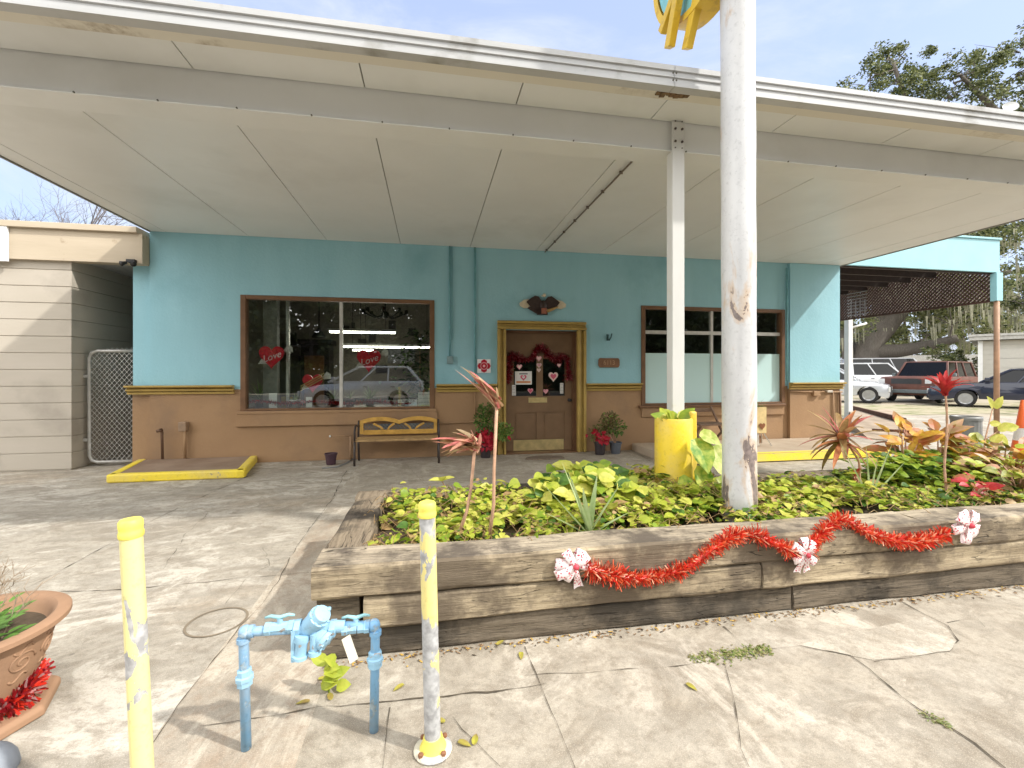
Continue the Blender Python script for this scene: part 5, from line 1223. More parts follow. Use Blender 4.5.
b = MB(); b.prism([(x*hw*.36, y*hw*.32) for x, y in heart()], m_+EY*-.0065+EZ*.006, EX, EZ, EY*-.001); b.build('heart_centre', Mpap, t)
b = MB(); b.obox(m_+EY*-.004+EZ*hh*.62, EX*hw*.5, EY*.001, EZ*hh*.09); b.build('print', plain('grey ink', (.16, .16, .17), .7), t)
card('notice', 'narrow white notice at the lower left of the left door pane', 'notice', 512, 385, 515.8, 395.5, DYd, None, 6); card('notice', 'narrow white notice at the lower right of the right door pane', 'notice', 560, 383, 563.3, 393.5, DYd, None, 6)
b = MB()
for h in ph[:2]:
    x0, x1_, z1 = h[0], h[1], h[3]; n = 14
    b.add([(x0+(x1_-x0)*i/n, DY+.03, z1-.004) for i in range(n+1)]+[(x0+(x1_-x0)*i/n, DY+.03, z1-.20-.05*math.cos(i/n*PI*2)*(1)) for i in range(n+1)], [(i, i+1, i+n+2, i+n+1) for i in range(n)])
tag(b.build('lace_curtain', plain('grey lace', (.42, .45, .42), .8)), 'pale lace valance behind the top of the door panes', 'curtain')
# ================================================================= left window display
WYi = FY+.10
def love(label, px, py, wpx, Y, txt=True):
    c = F(px, py, Y); W = F(px+wpx/2, py, Y).x-F(px-wpx/2, py, Y).x
    t = thing('heart_decoration', label, 'heart', c); b = MB(); b.prism([(x*W, (y-.02)*W) for x, y in heart(40)], c, EX, EZ, EY*-.025); b.build('heart_body', plain('glitter red', (.62, .015, .035), .35, .1, .5, 60), t, bevel=.012)
    d = Vector((.86, 0, .45)).normalized(); b = MB(); 
    b.bar(c+EY*.012-d*W*.62, c+EY*.012+d*W*.62, .016, .012, 0, (0, 1, 0)); s_ = Vector((-d.z, 0, d.x))
    for sg_ in (-1, 1):
        e = c+EY*.01+d*W*.55*sg_; b.add([e-s_*.02, e+d*.10+s_*.065, e+d*.13, e+d*.10-s_*.065, e+s_*.02], [(0, 3, 2, 1, 4)])
    b.build('arrow', plain('white arrow', (.68, .64, .60), .6), t)
    if txt: lettering('Love', W*.40, c+Vector((0, -.030, .0)), plain('pale script', (.80, .62, .60), .5), t, .35, 0, .35)
    return t
love('red glitter heart reading Love with white arrow in the left pane of the shop window', 272, 357, 25, WYi); love('red glitter heart reading Love with white arrow right of the window mullion', 369, 360.5, 24, WYi)
t3 = love('red heart crossed by a gold arrow low in the middle of the shop window', 313, 383, 20, WYi+.02, False)
c = F(313, 382, WYi+.0); b = MB()
for o_ in (-.035, .0, .035): b.bar(c+Vector((-.17, -.04, -.10+o_)), c+Vector((.17, -.04, .10+o_)), .012, .012, 0, (0, 1, 0))
b.build('gold_arrow', plain('pale gold', (.55, .40, .16), .4, .2), t3)
card('paper_sign', 'blank white card standing at the left of the shop window sill', 'card', 269, 393, 277, 408, WYi, None); card('paper_sign', 'small white card in the middle of the shop window sill', 'card', 306, 397, 312, 407.5, WYi)
card('printed_sign', 'white printed sign at the right of the shop window sill', 'sign', 398, 399.5, 417, 409, WYi, None, 2); card('notice_board', 'framed pale notice in the lower right corner of the shop window', 'notice', 418, 392, 431, 408.5, WYi+.01, plain('cream paper', (.56, .56, .48), .6), 4, plain('faint ink', (.35, .35, .32)))
shz = W1[2]+.035
def wplant(label, px, py0, py1, Y, n, L, W, mats, seed, pot=None):
    base = F(px, py0, Y); base.z = max(shz, base.z) if pot is None else shz
    t = thing('window_plant', label, 'plant', base); r_ = random.Random(seed); H_ = F(px, py1, Y).z-base.z
    if pot: b = MB(); b.lathe([(.06, .0), (.08, .11), (.085, .11), (.085, .125), (.001, .12)], base, 16); b.build('pot', pot, t, True); s0 = base+EZ*.11
    else: s0 = base
    b = MB()
    for i in range(n):
        a = r_.uniform(0, 2*PI); el = r_.uniform(.2, 1.3); b.blade(s0, (math.cos(a)*math.cos(el), math.sin(a)*math.cos(el)*.5, math.sin(el)), L*r_.uniform(.6, 1.1), W, r_.randrange(len(mats)), .35, None, 5, .9)
    b.build('foliage', mats, t)
IL = [leafm('indoor leaf', (.28, .40, .15), (.19, .29, .10)), leafm('indoor pale leaf', (.48, .56, .32), (.34, .44, .20)), leafm('indoor dark leaf', (.05, .09, .03), (.03, .06, .02))]
wplant('large spiky plant at the left end of the shop window', 260, 405, 375, FY+.36, 46, .34, .022, IL[:2], 1, plain('brown pot', (.14, .08, .05)))
wplant('spider plant in a white pot in the shop window', 295, 406, 393, WYi+.08, 18, .16, .012, [IL[1]], 2, Mpap); wplant('grassy plant just left of the window mullion', 334, 406, 395, FY+.4, 30, .24, .012, IL[:2], 3, plain('brown pot', (.14, .08, .05)))
wplant('bushy fern right of the window mullion on the sill', 370, 406, 393, FY+.34, 60, .25, .018, IL[:2], 4, plain('brown pot', (.14, .08, .05))); wplant('grassy plant beside the mullion on its right side', 350, 406, 396, FY+.5, 22, .2, .012, [IL[1]], 6, plain('brown pot', (.14, .08, .05)))
b = MB(); p = F(287, 407, FY+.3); p.z = shz; b.lathe([(.075, .0), (.085, .16), (.09, .165), (.08, .17), (.001, .15)], p, 4); tag(b.build('gold_box', plain('dull gold', (.40, .28, .05), .4, .2)), 'dull gold square pot on the shop window sill', 'pot')
pth = smooth([F(243+i*12, 408-1.2*math.sin(i*1.3), WYi+.0)+EZ*(.085) for i in range(15)], 3)
tag(tinsel(pth, .04, 2600, RG, 51, w=.014).build('sill_garland', RG), 'red and silver tinsel laid along the shop window sill', 'garland')
# tall indoor plant at the right of the window
p = Vector((F(420, 380, FY+.55).x, FY+.55, shz)); t = thing('indoor_tree', 'tall leafy house plant filling the right end of the shop window', 'plant', p); r_ = random.Random(61); b = MB()
for i in range(330):
    q = p+Vector((r_.gauss(0, .17), r_.gauss(0, .1), r_.uniform(.1, 1.25))); a = r_.uniform(0, 2*PI); b.leaf(q, (math.cos(a), math.sin(a), r_.uniform(-.5, .4)), (0, -.5, 1), .11, .05, r_.choice((0, 2, 2)), .3, .1)
b.build('foliage', IL, t); b = MB(); b.tube([p, p+EZ*.6, p+EZ*1.2], [.015, .012, .006], 6); b.build('stem', M_stalk, t, True)
# interior furniture, lamps
Ml = emit('fluorescent tube', (1, .92, .78), 13)
def striplamp(label, px0, px1, py, Y):
    a, c = F(px0, py, Y), F(px1, py, Y); t = thing('strip_lamp', label, 'lamp', (a+c)/2)
    b = MB(); b.box((a.x, Y-.05, a.z), (c.x, Y+.05, a.z+.05)); b.build('housing', M_white, t); b = MB(); b.box((a.x+.02, Y-.045, a.z-.03), (c.x-.02, Y+.045, a.z-.002)); b.build('tube', Ml, t)
    b = MB()
    for x in (a.x+.2, c.x-.2): b.tube([(x, Y, a.z+.05), (x, Y, 3.2)], .006, 5)
    b.build('hanger', M_black, t)
striplamp('upper glowing strip lamp hanging behind the shop window mullion', 329, 396, 331, 9.2); striplamp('lower glowing strip lamp at the right of the shop window', 343, 436, 346, 10.2); striplamp('short strip lamp deeper in the shop', 352, 374, 349.5, 11.4)
ix = lambda px, Y: F(px, 372, Y).x
t = thing('dark_cabinet', 'dark wardrobe with an orange wood door deep in the shop', 'cabinet', (ix(314, 11.5), 11.5, .03)); b = MB(); x0, x1_ = ix(303, 11.5), ix(331, 11.5); zt_ = F(314, 345, 11.5).z
b.box((x0, 11.3, .03), (x1_, 11.8, zt_)); b.box((x0-.06, 11.25, zt_), (x1_+.06, 11.85, zt_+.12)); b.build('body', plain('black brown wood', (.018, .012, .01), .5), t, bevel=.01)
b = MB(); b.box((ix(304.5, 11.28), 11.27, .2), (ix(324, 11.28), 11.298, F(314, 356, 11.5).z)); b.build('door', plain('orange wood', (.16, .08, .03), .4), t)
t = thing('wall_board', 'dark grey board hung on the back wall of the shop', 'board', (ix(400, 11), 11, 1.8)); b = MB(); b.box((ix(388, 11), 10.98, F(400, 361, 11).z), (ix(415, 11), 11.02, F(400, 346.5, 11).z)); b.build('panel', plain('slate', (.05, .052, .058), .5), t)
b = MB(); b.box((ix(387.4, 11), 10.965, F(400, 361, 11).z-.06), (ix(415.6, 11), 10.979, F(400, 361, 11).z)); b.build('ledge', M_black, t)
t = thing('chandelier', 'dark many armed chandelier hanging inside the shop window', 'lamp', (ix(385, 9.4), 9.4, 2.5)); c = Vector((ix(385, 9.4), 9.4, F(385, 315, 9.4).z)); b = MB(); b.tube([c, (c.x, c.y, 3.2)], .01, 6); b.ball(c, .08, 10, 6)
for k in range(8):
    a = 2*PI*k/8; b.tube([c, c+Vector((math.cos(a)*.2, math.sin(a)*.2, -.06)), c+Vector((math.cos(a)*.42, math.sin(a)*.42, .04))], .014, 6); b.lathe([(.04, 0), (.03, .07)], c+Vector((math.cos(a)*.42, math.sin(a)*.42, .04)), 8)
b.build('frame', M_black, t, True)
t = thing('hanging_bell_lamp', 'dark bell shaped lamp hanging in the left half of the shop', 'lamp', (ix(319, 9.8), 9.8, 2)); c = Vector((ix(319, 9.8), 9.8, F(319, 338, 9.8).z)); b = MB(); b.lathe([(.16, 0), (.13, .05), (.07, .13), (.03, .2), (.012, .22), (.012, .9)], c, 16); b.build('shade', M_black, t, True)
r_ = random.Random(77)
for i, px in enumerate((346, 353, 362, 372, 381, 392, 404, 412, 300, 292)):   # frames and tools hung on back wall
    z_ = r_.uniform(1.3, 2.6); w_, h2 = r_.uniform(.06, .3), r_.uniform(.15, .4)
    x_ = ix(px, 12.3); b = MB(); b.box((x_-w_/2, 12.34, z_), (x_+w_/2, 12.38, z_+h2)); b.build
    tag(b.build('picture_frame', plain('dark frame', (.03, .022, .018), .5)), 'small dark frame on the back wall of the shop', 'frame', 'dark frames on the back wall')
t = thing('display_table', 'table crowded with dark wares in the middle of the shop', 'table', (ix(380, 9), 9.6, .03)); b = MB(); b.box((ix(338, 9.2), 9.2, .78), (ix(425, 9.2), 10.0, .83)); b.build('tabletop', plain('dark table', (.05, .03, .02)), t)
for x in (ix(340, 9.2), ix(422, 9.2)):
    for y in (9.25, 9.93): b = MB(); b.box((x, y, .03), (x+.06, y+.06, .779)); b.build('leg', M_door, t)
# plant stand, easel near the right window
p = G(760, 447); p = Vector((p.x, 6.45, .135)); t = thing('wooden_easel', 'small pale folding easel holding a cream card below the right window', 'easel', p)
zz = lambda y: F(762, y, 6.45).z
b = MB(); b.bar((F(757, 1, 6.45).x, 6.42, .14), (F(760, 1, 6.45).x, 6.5, zz(430)), .03, .02); b.bar((F(770, 1, 6.45).x, 6.42, .14), (F(764, 1, 6.45).x, 6.5, zz(430)), .03, .02); b.bar((F(764, 1, 6.7).x, 6.75, .14), (F(762, 1, 6.5).x, 6.52, zz(430)), .02, .02); b.split('leg', plain('pale wood', (.55, .50, .42), .6), t)
b = MB(); b.box((F(756.5, 1, 6.45).x, 6.44, zz(433)), (F(766, 1, 6.45).x, 6.46, zz(407))); b.build('card', plain('cream card', (.60, .46, .22), .6), t); b = MB(); c = F(762.2, 426.5, 6.43); b.prism([(x*.11, y*.11) for x, y in heart()], c, EX, EZ, EY*-.004); b.build('heart_print', plain('brown print', (.22, .08, .03)), t)
p = Vector((F(759, 440, 6.7).x, 6.75, .135)); t = thing('ledge_plant', 'thin leafed plant standing on the ledge right of the white pole', 'plant', p); b = MB(); r_ = random.Random(9); s0 = F(757, 408, 6.7)
for i in range(14): a = r_.uniform(0, 2*PI); b.blade(s0, (math.cos(a), -.2, r_.uniform(.2, 1)), r_.uniform(.12, .22), .02, 0, .35)
b.build('foliage', GL[1], t); b = MB(); b.tube([p, s0], .01, 6); nursery(b, p, .08, .15); b.build('stem', M_stalk, t, True)
t = thing('folding_chair', 'brown folding chair half hidden between the barrel and the white pole', 'chair', Vector((F(708, 440, 6.6).x, 6.6, 0))); Mc = plain('chair brown', (.20, .12, .075), .6)
x0, x1_ = F(694, 1, 6.6).x, F(722, 1, 6.6).x; zs_ = F(705, 423, 6.6).z
b = MB(); b.box((x0, 6.42, zs_-.025), (x1_, 6.78, zs_)); b.build('seat', Mc, t, bevel=.006); b = MB(); b.box((x0, 6.86, F(705, 411, 6.6).z-.04), (x1_, 6.88, F(705, 411, 6.6).z+.02)); b.build('backrest', Mc, t, bevel=.005)
for x in (x0+.02, x1_-.02): b = MB(); b.bar((x, 6.40, .14), (x, 6.87, F(705, 408, 6.6).z), .025, .03); b.build('leg', Mc, t); b = MB(); b.bar((x, 6.84, .14), (x, 6.44, zs_-.03), .025, .03); b.build('leg', Mc, t)
# ================================================================= carport on the right
cp = thing('carport', 'aqua fronted carport with dark lattice side panel right of the shop', 'carport', (9.5, 9, 0))
CXR = F(998, 372, 7.25).x; CYB = 10.9; zt = F(980, 238, 7.25).z; zb_ = F(980, 272, 7.25).z; zl = F(996, 300, 7.25).z
M_aq = plain('pale aqua metal', (.28, .52, .56), .4, 0, .06, 3)
b = MB(); b.box((7.64, 7.22, zb_), (CXR, 7.27, zt)); b.box((7.64, 7.19, zt-.03), (CXR+.02, 7.219, zt+.01)); b.build('fascia', M_aq, cp, bevel=.006)
b = MB(); b.box((7.64, 7.28, zt-.12), (CXR-.052, CYB, zt-.06)); 
for i in range(6): b.box((7.64, 7.8+i*.55, zb_+.12), (CXR-.055, 7.86+i*.55, zt-.125))
b.box((7.64, 7.29, zb_-.02), (CXR-.055, 7.36, zb_+.1)); b.build('roof', plain('dark brown underside', (.045, .03, .025), .8), cp)
M_lat = plain('red brown lattice', (.075, .035, .024), .7)
b = MB(); z0, z1 = zl, zt-.13; hh = z1-z0; Ls = CYB-7.33; st = .085
for s in (1, -1):
    x = -hh
    while x < Ls:
        a, c = max(0, x), min(Ls, x+hh)
        if c-a > .02:
            za, zc = ((a-x), (c-x)) if s == 1 else (hh-(a-x), hh-(c-x)); b.bar((CXR-.03+.008*s, 7.33+a, z0+za), (CXR-.03+.008*s, 7.33+c, z0+zc), .008, .058, 0, (1, 0, 0))
        x += st
b.box((CXR-.05, 7.32, z0-.03), (CXR-.01, CYB, z0+.01)); b.build('lattice_panel', M_lat, cp)
b = MB(); z0, z1 = zl+.06, zb_-.1
M_wl = plain('grey white lattice', (.33, .29, .27), .7)
xx, yy = CXR-.12, 10.0
for i in range(4): b.box((xx, yy+i*.13, z0-.05), (xx+.01, yy+i*.13+.025, z1))
for i in range(8): b.box((xx-.011, yy-.06, z0+i*.085), (xx-.001, yy+.52, z0+i*.085+.022))
b.build('loose_lattice', M_wl, cp)
b = MB(); b.tube([(CXR-.02, 7.26, .0), (CXR-.02, 7.26, zb_-.3)], .045, 10); b.build('front_post', plain('rusty brown post', (.34, .20, .12), .6, 0, .25, 6), cp, True)
b = MB(); b.box((CXR-.10, 7.205, zl-.02), (CXR+.06, 7.32, zb_-.002)); b.build('post_bracket', M_aq, cp, bevel=.006)
bp = F(848.5, 380, CYB); b = MB(); b.box((bp.x-.07, CYB-.07, 0), (bp.x+.07, CYB+.07, zl+.6)); b.build('back_post', M_white, cp); b = MB(); b.tube([(bp.x+.05, CYB, zl-.22), (bp.x+.5, CYB-.1, zl-.08)], .03, 8); b.build('downspout', M_white, cp, True)
# broken ramp and bin, cone
t = thing('broken_ramp', 'cracked concrete ramp with rusty edge at the right corner of the shop', 'ramp', (8.8, 9, 0)); b = MB()
pts = [G(850, 411, .22), G(890, 409, .20), G(915, 424, .08), G(900, 441, .02), G(868, 438, .02), G(852, 424, .15)]
b.add(pts, [(0, 1, 2, 5), (2, 3, 4, 5)]); b.add([Vector((p.x, p.y, -.01)) for p in pts]+pts, [(i, (i+1) % 6, (i+1) % 6+6, i+6) for i in range(6)]); b.build('slab', two('ramp concrete', (.30, .23, .165), (.42, .33, .24), 3, .35, .65, rough=.85), t)
b = MB(); b.bar(G(852, 408, .25), G(905, 421, .16), .06, .14); b.bar(G(872, 430, .12), G(905, 431, .14), .04, .05); b.split('rusty_edge', plain('rust brown', (.11, .05, .03), .8, 0, .3), t)
p = bedpt(966, 452, 3.95, 0); p.z = 0; t = thing('trash_bin', 'grey ribbed metal bin behind the plants at the back of the bed', 'bin', p); zt2 = F(966, 416, 3.95).z; rb = .125
b = MB(); P = []
for i in range(40): a = 2*PI*i/40; P.append((math.cos(a)*rb*(1+.02*(i % 2)), math.sin(a)*rb*(1+.02*(i % 2))))
b.prism(P[::-1], p, EX, EY, EZ*(zt2-.02)); b.build('barrel', plain('dull galvanised', (.20, .20, .19), .5, .3, .25, 10), t)
b = MB(); b.lathe([(rb*1.06, zt2-.045), (rb*1.08, zt2-.02), (rb*1.05, zt2), (rb*.9, zt2-.005), (rb*.88, zt2-.1)], p, 30, capb=False, capt=False); b.build('rim', plain('dull galvanised', (.2, .2, .19)), t, True)
p = F(1023, 432, 4.6); p.z = 0; t = thing('traffic_cone', 'orange traffic cone with white band at the right edge behind the bed', 'cone', p); hc = F(1023, 400, 4.6).z
Mo = plain('cone orange', (.78, .14, .03), .5, 0, .08); rbk = .18
rz_ = lambda z: .155*(1-(z/hc)*.86)
b = MB(); b.lathe([(rz_(.03), .03), (rz_(hc*.45), hc*.45)], p, 24, 0, None, False, False); b.lathe([(rz_(hc*.62), hc*.62), (rz_(hc), hc), (.01, hc)], p, 24, 0, None, False, False); b.build('cone_body', Mo, t, True)
b = MB(); b.lathe([(rz_(hc*.45), hc*.45), (rz_(hc*.62), hc*.62)], p, 24, 0, None, False, False); b.build('reflective_band', plain('reflective white', (.70, .66, .62), .4), t, True)
b = MB(); b.box((p.x-.2, p.y-.2, .003), (p.x+.2, p.y+.2, .03)); b.build('base', Mo, t, bevel=.01)
# ================================================================= vehicles
M_tyre = plain('tyre rubber', (.022, .021, .02), .8); M_rim = plain('alloy rim', (.42, .42, .42), .3, .6, .1); M_cgl = glass('car window glass', (.05, .055, .06), -.01); M_in = plain('car interior', (.03, .03, .032), .8); M_trimb = plain('black trim', (.03, .03, .03), .5); M_lamp = plain('headlamp lens', (.62, .62, .60), .15, 0, .05); M_tail = plain('tail lamp', (.38, .02, .02), .2); M_chrome = plain('chrome', (.6, .6, .6), .2, .8)
def car(name, label, cat, pos, heading, L, W, prof, gh, wheels, wr, paint, zb=.24, lower=None, grille=None, big_rim=True, rear_lamp=None):
    """prof: upper body outline rear->front (x, z); gh: belt rear x, belt front x, roof rear x, roof front x, belt z, roof z"""
    t = thing(name, label, cat, pos, heading)
    hw = W/2; low = []
    ar = wr*1.16
    pts = [(-L/2, zb+.12), (-L/2+.06, zb)]
    for wx in sorted(wheels):
        if True:
            n = 10
            for i in range(n+1):
                a = PI-PI*i/n; x, z = wx+math.cos(a)*ar, wr+math.sin(a)*ar
                if z >= zb: pts.append((x, z))
    pts += [(L/2-.06, zb), (L/2, zb+.12)]
    poly = pts+list(reversed(prof))
    cx_ = 0; cz = sum(p[1] for p in poly)/len(poly)
    def layer(y, k): return [(x*(1-(1-k)*.35), y, cz+(z-cz)*k if z > cz else z) for x, z in poly]
    Ls = [layer(-hw, .90), layer(-hw*.985, .955), layer(-hw*.9, 1), layer(hw*.9, 1), layer(hw*.985, .955), layer(hw, .90)]
    b = MB(); n = len(poly); vs = [p for l in Ls for p in l]; fs = [tuple(range(n)), tuple(range(6*n-1, 5*n-1, -1))]
    for k in range(5):
        for i in range(n): fs.append((k*n+(i+1) % n, k*n+i, (k+1)*n+i, (k+1)*n+(i+1) % n))
    b.add(vs, fs); body = b.build('body', paint, t, 'auto', local=True)
    xr, xf, tr, tf, z0, z1 = gh; wb, wt = hw*.93, hw*.76; z0 -= .03
    Q = lambda x, y, z: Vector((x, y, z))
    bot = [Q(xr, -wb, z0), Q(xf, -wb, z0), Q(xf, wb, z0), Q(xr, wb, z0)]; top = [Q(tr, -wt, z1), Q(tf, -wt, z1), Q(tf, wt, z1), Q(tr, wt, z1)]
    b = MB(); b.add(bot+top, [(0,1,5,4), (1,2,6,5), (2,3,7,6), (3,0,4,7)]); g = b.build('windows', M_cgl, t, local=True)
    b = MB(); b.add([p*.96+Q(0,0,.03) for p in bot]+[p*.9+Q(0,0,.0) for p in [Q(tr, -wt, z1*.8), Q(tf, -wt, z1*.8), Q(tf, wt, z1*.8), Q(tr, wt, z1*.8)]], [(0,1,5,4), (1,2,6,5), (2,3,7,6), (3,0,4,7), (4,5,6,7)])
    b = MB()
    for sx in (xr*.2+xf*.8-.75, xr*.75+xf*.25):
        for sy in (-.38, .38): b.box((sx-.1, sy-.25, z0-.3), (sx+.05, sy+.25, z0+.30)); b.box((sx-.08, sy-.12, z0+.31), (sx+.03, sy+.12, z0+.48 if z0+.48 < z1-.1 else z1-.1))
    b = MB(); P_ = []
    for (p, q) in zip(bot, top): b.bar(p, q+Q(0,0,.02), .07, .07, 0, (0, 1, 0))
    for s, ss in ((0, 1), (3, 2)):
        for f_ in ((.36, .40), (.66, .66)) : b.bar(bot[s].lerp(bot[ss], f_[0])*1.003, top[s].lerp(top[ss], f_[1])*1.003, .07, .05, 0, (1, 0, 0))
        b.bar(top[s]+Q(0,0,.01), top[ss]+Q(0,0,.01), .06, .06); b.bar(bot[s]+Q(0,0,.02), bot[ss]+Q(0,0,.02), .03, .05)
    rt = [p+Q(0,0,.0) for p in top]; c_ = sum(rt, Vector())/4
    b.add(rt+[c_+(p-c_)*.97+Q(0,0,.035) for p in rt]+[c_+(p-c_)*.75+Q(0,0,.06) for p in rt], [(0,1,5,4), (1,2,6,5), (2,3,7,6), (3,0,4,7), (4,5,9,8), (5,6,10,9), (6,7,11,10), (7,4,8,11), (8,9,10,11), (3,2,1,0)])
    b.build('roof', paint, t, 'auto', local=True, bevel=.012)
    for wx in wheels:
        for s in (-1, 1):
            w_ = MB(); w_.lathe([(wr*.62, -.10), (wr*.9, -.105), (wr, -.075), (wr, .075), (wr*.9, .105), (wr*.62, .10)], (wx, s*(hw-.10), wr), 28, axis=(0, 1, 0)); wo_ = w_.build('wheel', M_tyre, t, 'auto', local=True)
            r2 = MB(); o = Vector((wx, s*(hw-.10), wr)); ax = Vector((0, s, 0)); r2.lathe([(wr*.68, .09), (wr*.66, .116), (wr*.58, .11), (wr*.52, .10)], o, 28, axis=ax, capt=False, capb=False); r2.lathe([(wr*.14, .05), (wr*.12, .125)], o, 12, axis=ax)
            for k in range(6 if big_rim else 10):
                a = 2*PI*k/(6 if big_rim else 10); d = Vector((math.cos(a), 0, math.sin(a))); r2.bar(o+ax*.112+d*wr*.1, o+ax*.112+d*wr*.6, wr*.16, .02, 0, (0, 1, 0))
            r2.lathe([(wr*.60, .02), (wr*.59, .104)], o, 20, axis=ax); rim = r2.build('rim', M_rim, wo_, local=True)
    b = MB(); b.box((-L/2-.02, -hw*.88, zb+.1), (-L/2+.1, hw*.88, zb+.24)); b.box((L/2-.1, -hw*.88, zb+.08), (L/2+.03, hw*.88, zb+.24)); b.split('bumper', lower or M_trimb, t, local=True, bevel=.02)
    zf = max(z for x, z in prof if x > L/2-.13)
    for s in (-1, 1):
        h = MB(); h.box((L/2-.05, s*hw*.84-.17, zf-.28), (L/2+.012, s*hw*.84+.05*1, zf-.08)); h.build('headlight', M_lamp, t, local=True, bevel=.015)
        h = MB(); zr = prof[0][1]; h.box((-L/2-.012, s*hw*.84-.12, zr-.30), (-L/2+.06, s*hw*.84+.08, zr-.1)); h.build('tail_lamp', M_tail, t, local=True, bevel=.01)
        h = MB(); h.box((xf-.28, s*(hw+.02)-.0, z0+.06), (xf-.14, s*(hw+.16), z0+.19)); h.build('mirror', lower or paint, t, local=True, bevel=.02)
    g_ = MB(); g_.box((L/2-.03, -hw*.55, zf-.30), (L/2+.006, hw*.55, zf-.07)); g_.build('grille', grille or M_trimb, t, local=True)
    b = MB()
    for s in (-1, 1):
        for f_ in (.36, .66):
            x = xr+(xf-xr)*f_; b.box((x-.004, s*hw*.992-.004, zb+.15), (x+.004, s*hw*.992+.004, z0-.02)); b.box((x-.25, s*hw-.012, z0-.17), (x-.10, s*hw+.012, z0-.14))
    b.split('door_seam', M_trimb, t, local=True)
    return t
Msil = plain('silver car paint', (.55, .56, .58), .25, .35, .05, 2, .02, coat=.6); Mwh = plain('white car paint', (.66, .67, .68), .3, 0, .05, 2, .02, coat=.5); Mred = plain('faded maroon paint', (.115, .048, .034), .45, 0, .3, 2.5, .02); Mnav = plain('navy car paint', (.016, .020, .04), .22, 0, .1, 2, .02, coat=.6); Mgreyb = plain('grey green cladding', (.13, .15, .15), .5)
rad = math.radians
p = atZ(832, 20.8)
car('parked_car', 'silver crossover car parked facing right beside the white carport post', 'car', p, rad(-53), 4.2, 1.8, [(-2.1, .75), (-2.05, .98), (-1.2, 1.0), (.7, .98), (1.6, .90), (2.02, .78), (2.1, .6)], (-1.95, 1.0, -1.5, .15, .98, 1.52), (-1.28, 1.4), .34, Msil)
p = atZ(874, 26.5); 
car('parked_car', 'white sport utility car parked behind the silver crossover', 'car', p, rad(-40), 4.9, 1.95, [(-2.45, .9), (-2.42, 1.15), (-1.2, 1.18), (.8, 1.15), (2.2, 1.05), (2.45, .8)], (-2.35, 1.15, -2.2, .5, 1.15, 1.82), (-1.5, 1.5), .38, Mwh)
p = atZ(889, 31)
car('parked_van', 'white panel van parked furthest back under the oak tree', 'van', p, rad(-38), 5.3, 2.0, [(-2.65, 1.0), (-2.62, 1.3), (1.2, 1.3), (1.6, 1.25), (2.5, 1.05), (2.65, .85)], (-2.6, 1.75, -2.55, 1.1, 1.3, 2.25), (-1.6, 1.65), .37, Mwh)
p = atZ(906, 19.6)+Vector((2.15, .66, 0))
car('parked_car', 'boxy faded maroon off road car with grey bumper facing the shop', 'car', p, rad(197), 4.5, 1.95, [(-2.25, .95), (-2.23, 1.12), (-1.2, 1.14), (.62, 1.12), (.75, 1.16), (2.15, 1.12), (2.25, 1.06), (2.25, .72)], (-2.2, .85, -2.1, .35, 1.12, 1.78), (-1.35, 1.42), .385, Mred, .34, Mgreyb)
p = atZ(1020, 16.8)
car('parked_car', 'long navy saloon car parked side on at the right edge', 'car', p, rad(123), 5.0, 1.8, [(-2.5, .68), (-2.45, .92), (-1.5, .96), (.9, .95), (1.9, .86), (2.42, .76), (2.5, .6)], (-1.75, 1.05, -1.1, .2, .95, 1.42), (-1.45, 1.42), .315, Mnav, .22, plain('navy lower', (.03, .033, .05), .5), None, False)
p = atZ(938, 28); car('parked_car', 'grey car half hidden behind the maroon off road car', 'car', p, rad(125), 4.5, 1.8, [(-2.25, .75), (-2.2, .98), (-1.2, 1.0), (.7, .98), (1.6, .86), (2.2, .72)], (-2.0, 1.0, -1.3, .15, .98, 1.5), (-1.32, 1.36), .33, plain('grey car paint', (.28, .29, .30), .3, .2, .05, 2))
# the silver hatchback on the street behind the camera, seen in the shop window's reflection
car('street_car', 'silver hatchback on the street, mirrored in the shop window', 'car', (-2.35, -2.9, 0), rad(180), 4.25, 1.78, [(-2.12, .78), (-2.08, 1.0), (-1.4, 1.02), (.7, .97), (1.5, .88), (2.0, .76), (2.12, .58)], (-2.0, 1.15, -1.55, .1, 1.0, 1.5), (-1.28, 1.32), .33, Msil)
# ================================================================= background buildings
sh = thing('storage_shed', 'cream shed with garage door standing behind the navy car', 'shed', atZ(1030, 24)); c0 = atZ(979, 24.0); dR = ray(1100, 372); 
ax = Vector((.53, -.848, 0)); ay = Vector((.848, .53, 0)); z1 = 3.05; M_shed = plain('cream siding', (.44, .42, .36), .7, 0, .06, 3)
b = MB(); A = c0; nB = 9
for i in range(12): b.obox(A+ax*4+ay*3+EZ*(.13+.25*i), ax*4, ay*3, EZ*.118)
b.obox(A+ax*4+ay*3+EZ*1.5, ax*3.98, ay*2.98, EZ*1.5); b.build('wall', M_shed, sh)
b = MB(); b.obox(A+ax*4+ay*3+EZ*3.12, ax*4.35, ay*3.35, EZ*.09); b.obox(A+ax*4+ay*3+EZ*3.28, ax*4.4, ay*3.4, EZ*.06); b.build('roof', plain('grey cream roof', (.42, .41, .37), .6), sh)
b = MB(); b.obox(A-ay*.02+ax*.05+EZ*1.5, ax*.09, ay*.03, EZ*1.5); b.build('corner_board', M_white, sh)
b = MB(); 
for i in range(5): b.obox(A+ax*2.6-ay*.03+EZ*(.3+.5*i), ax*1.9, ay*.02, EZ*.243)
b.build('garage_door', plain('garage door cream', (.48, .46, .40), .6, 0, .04), sh)
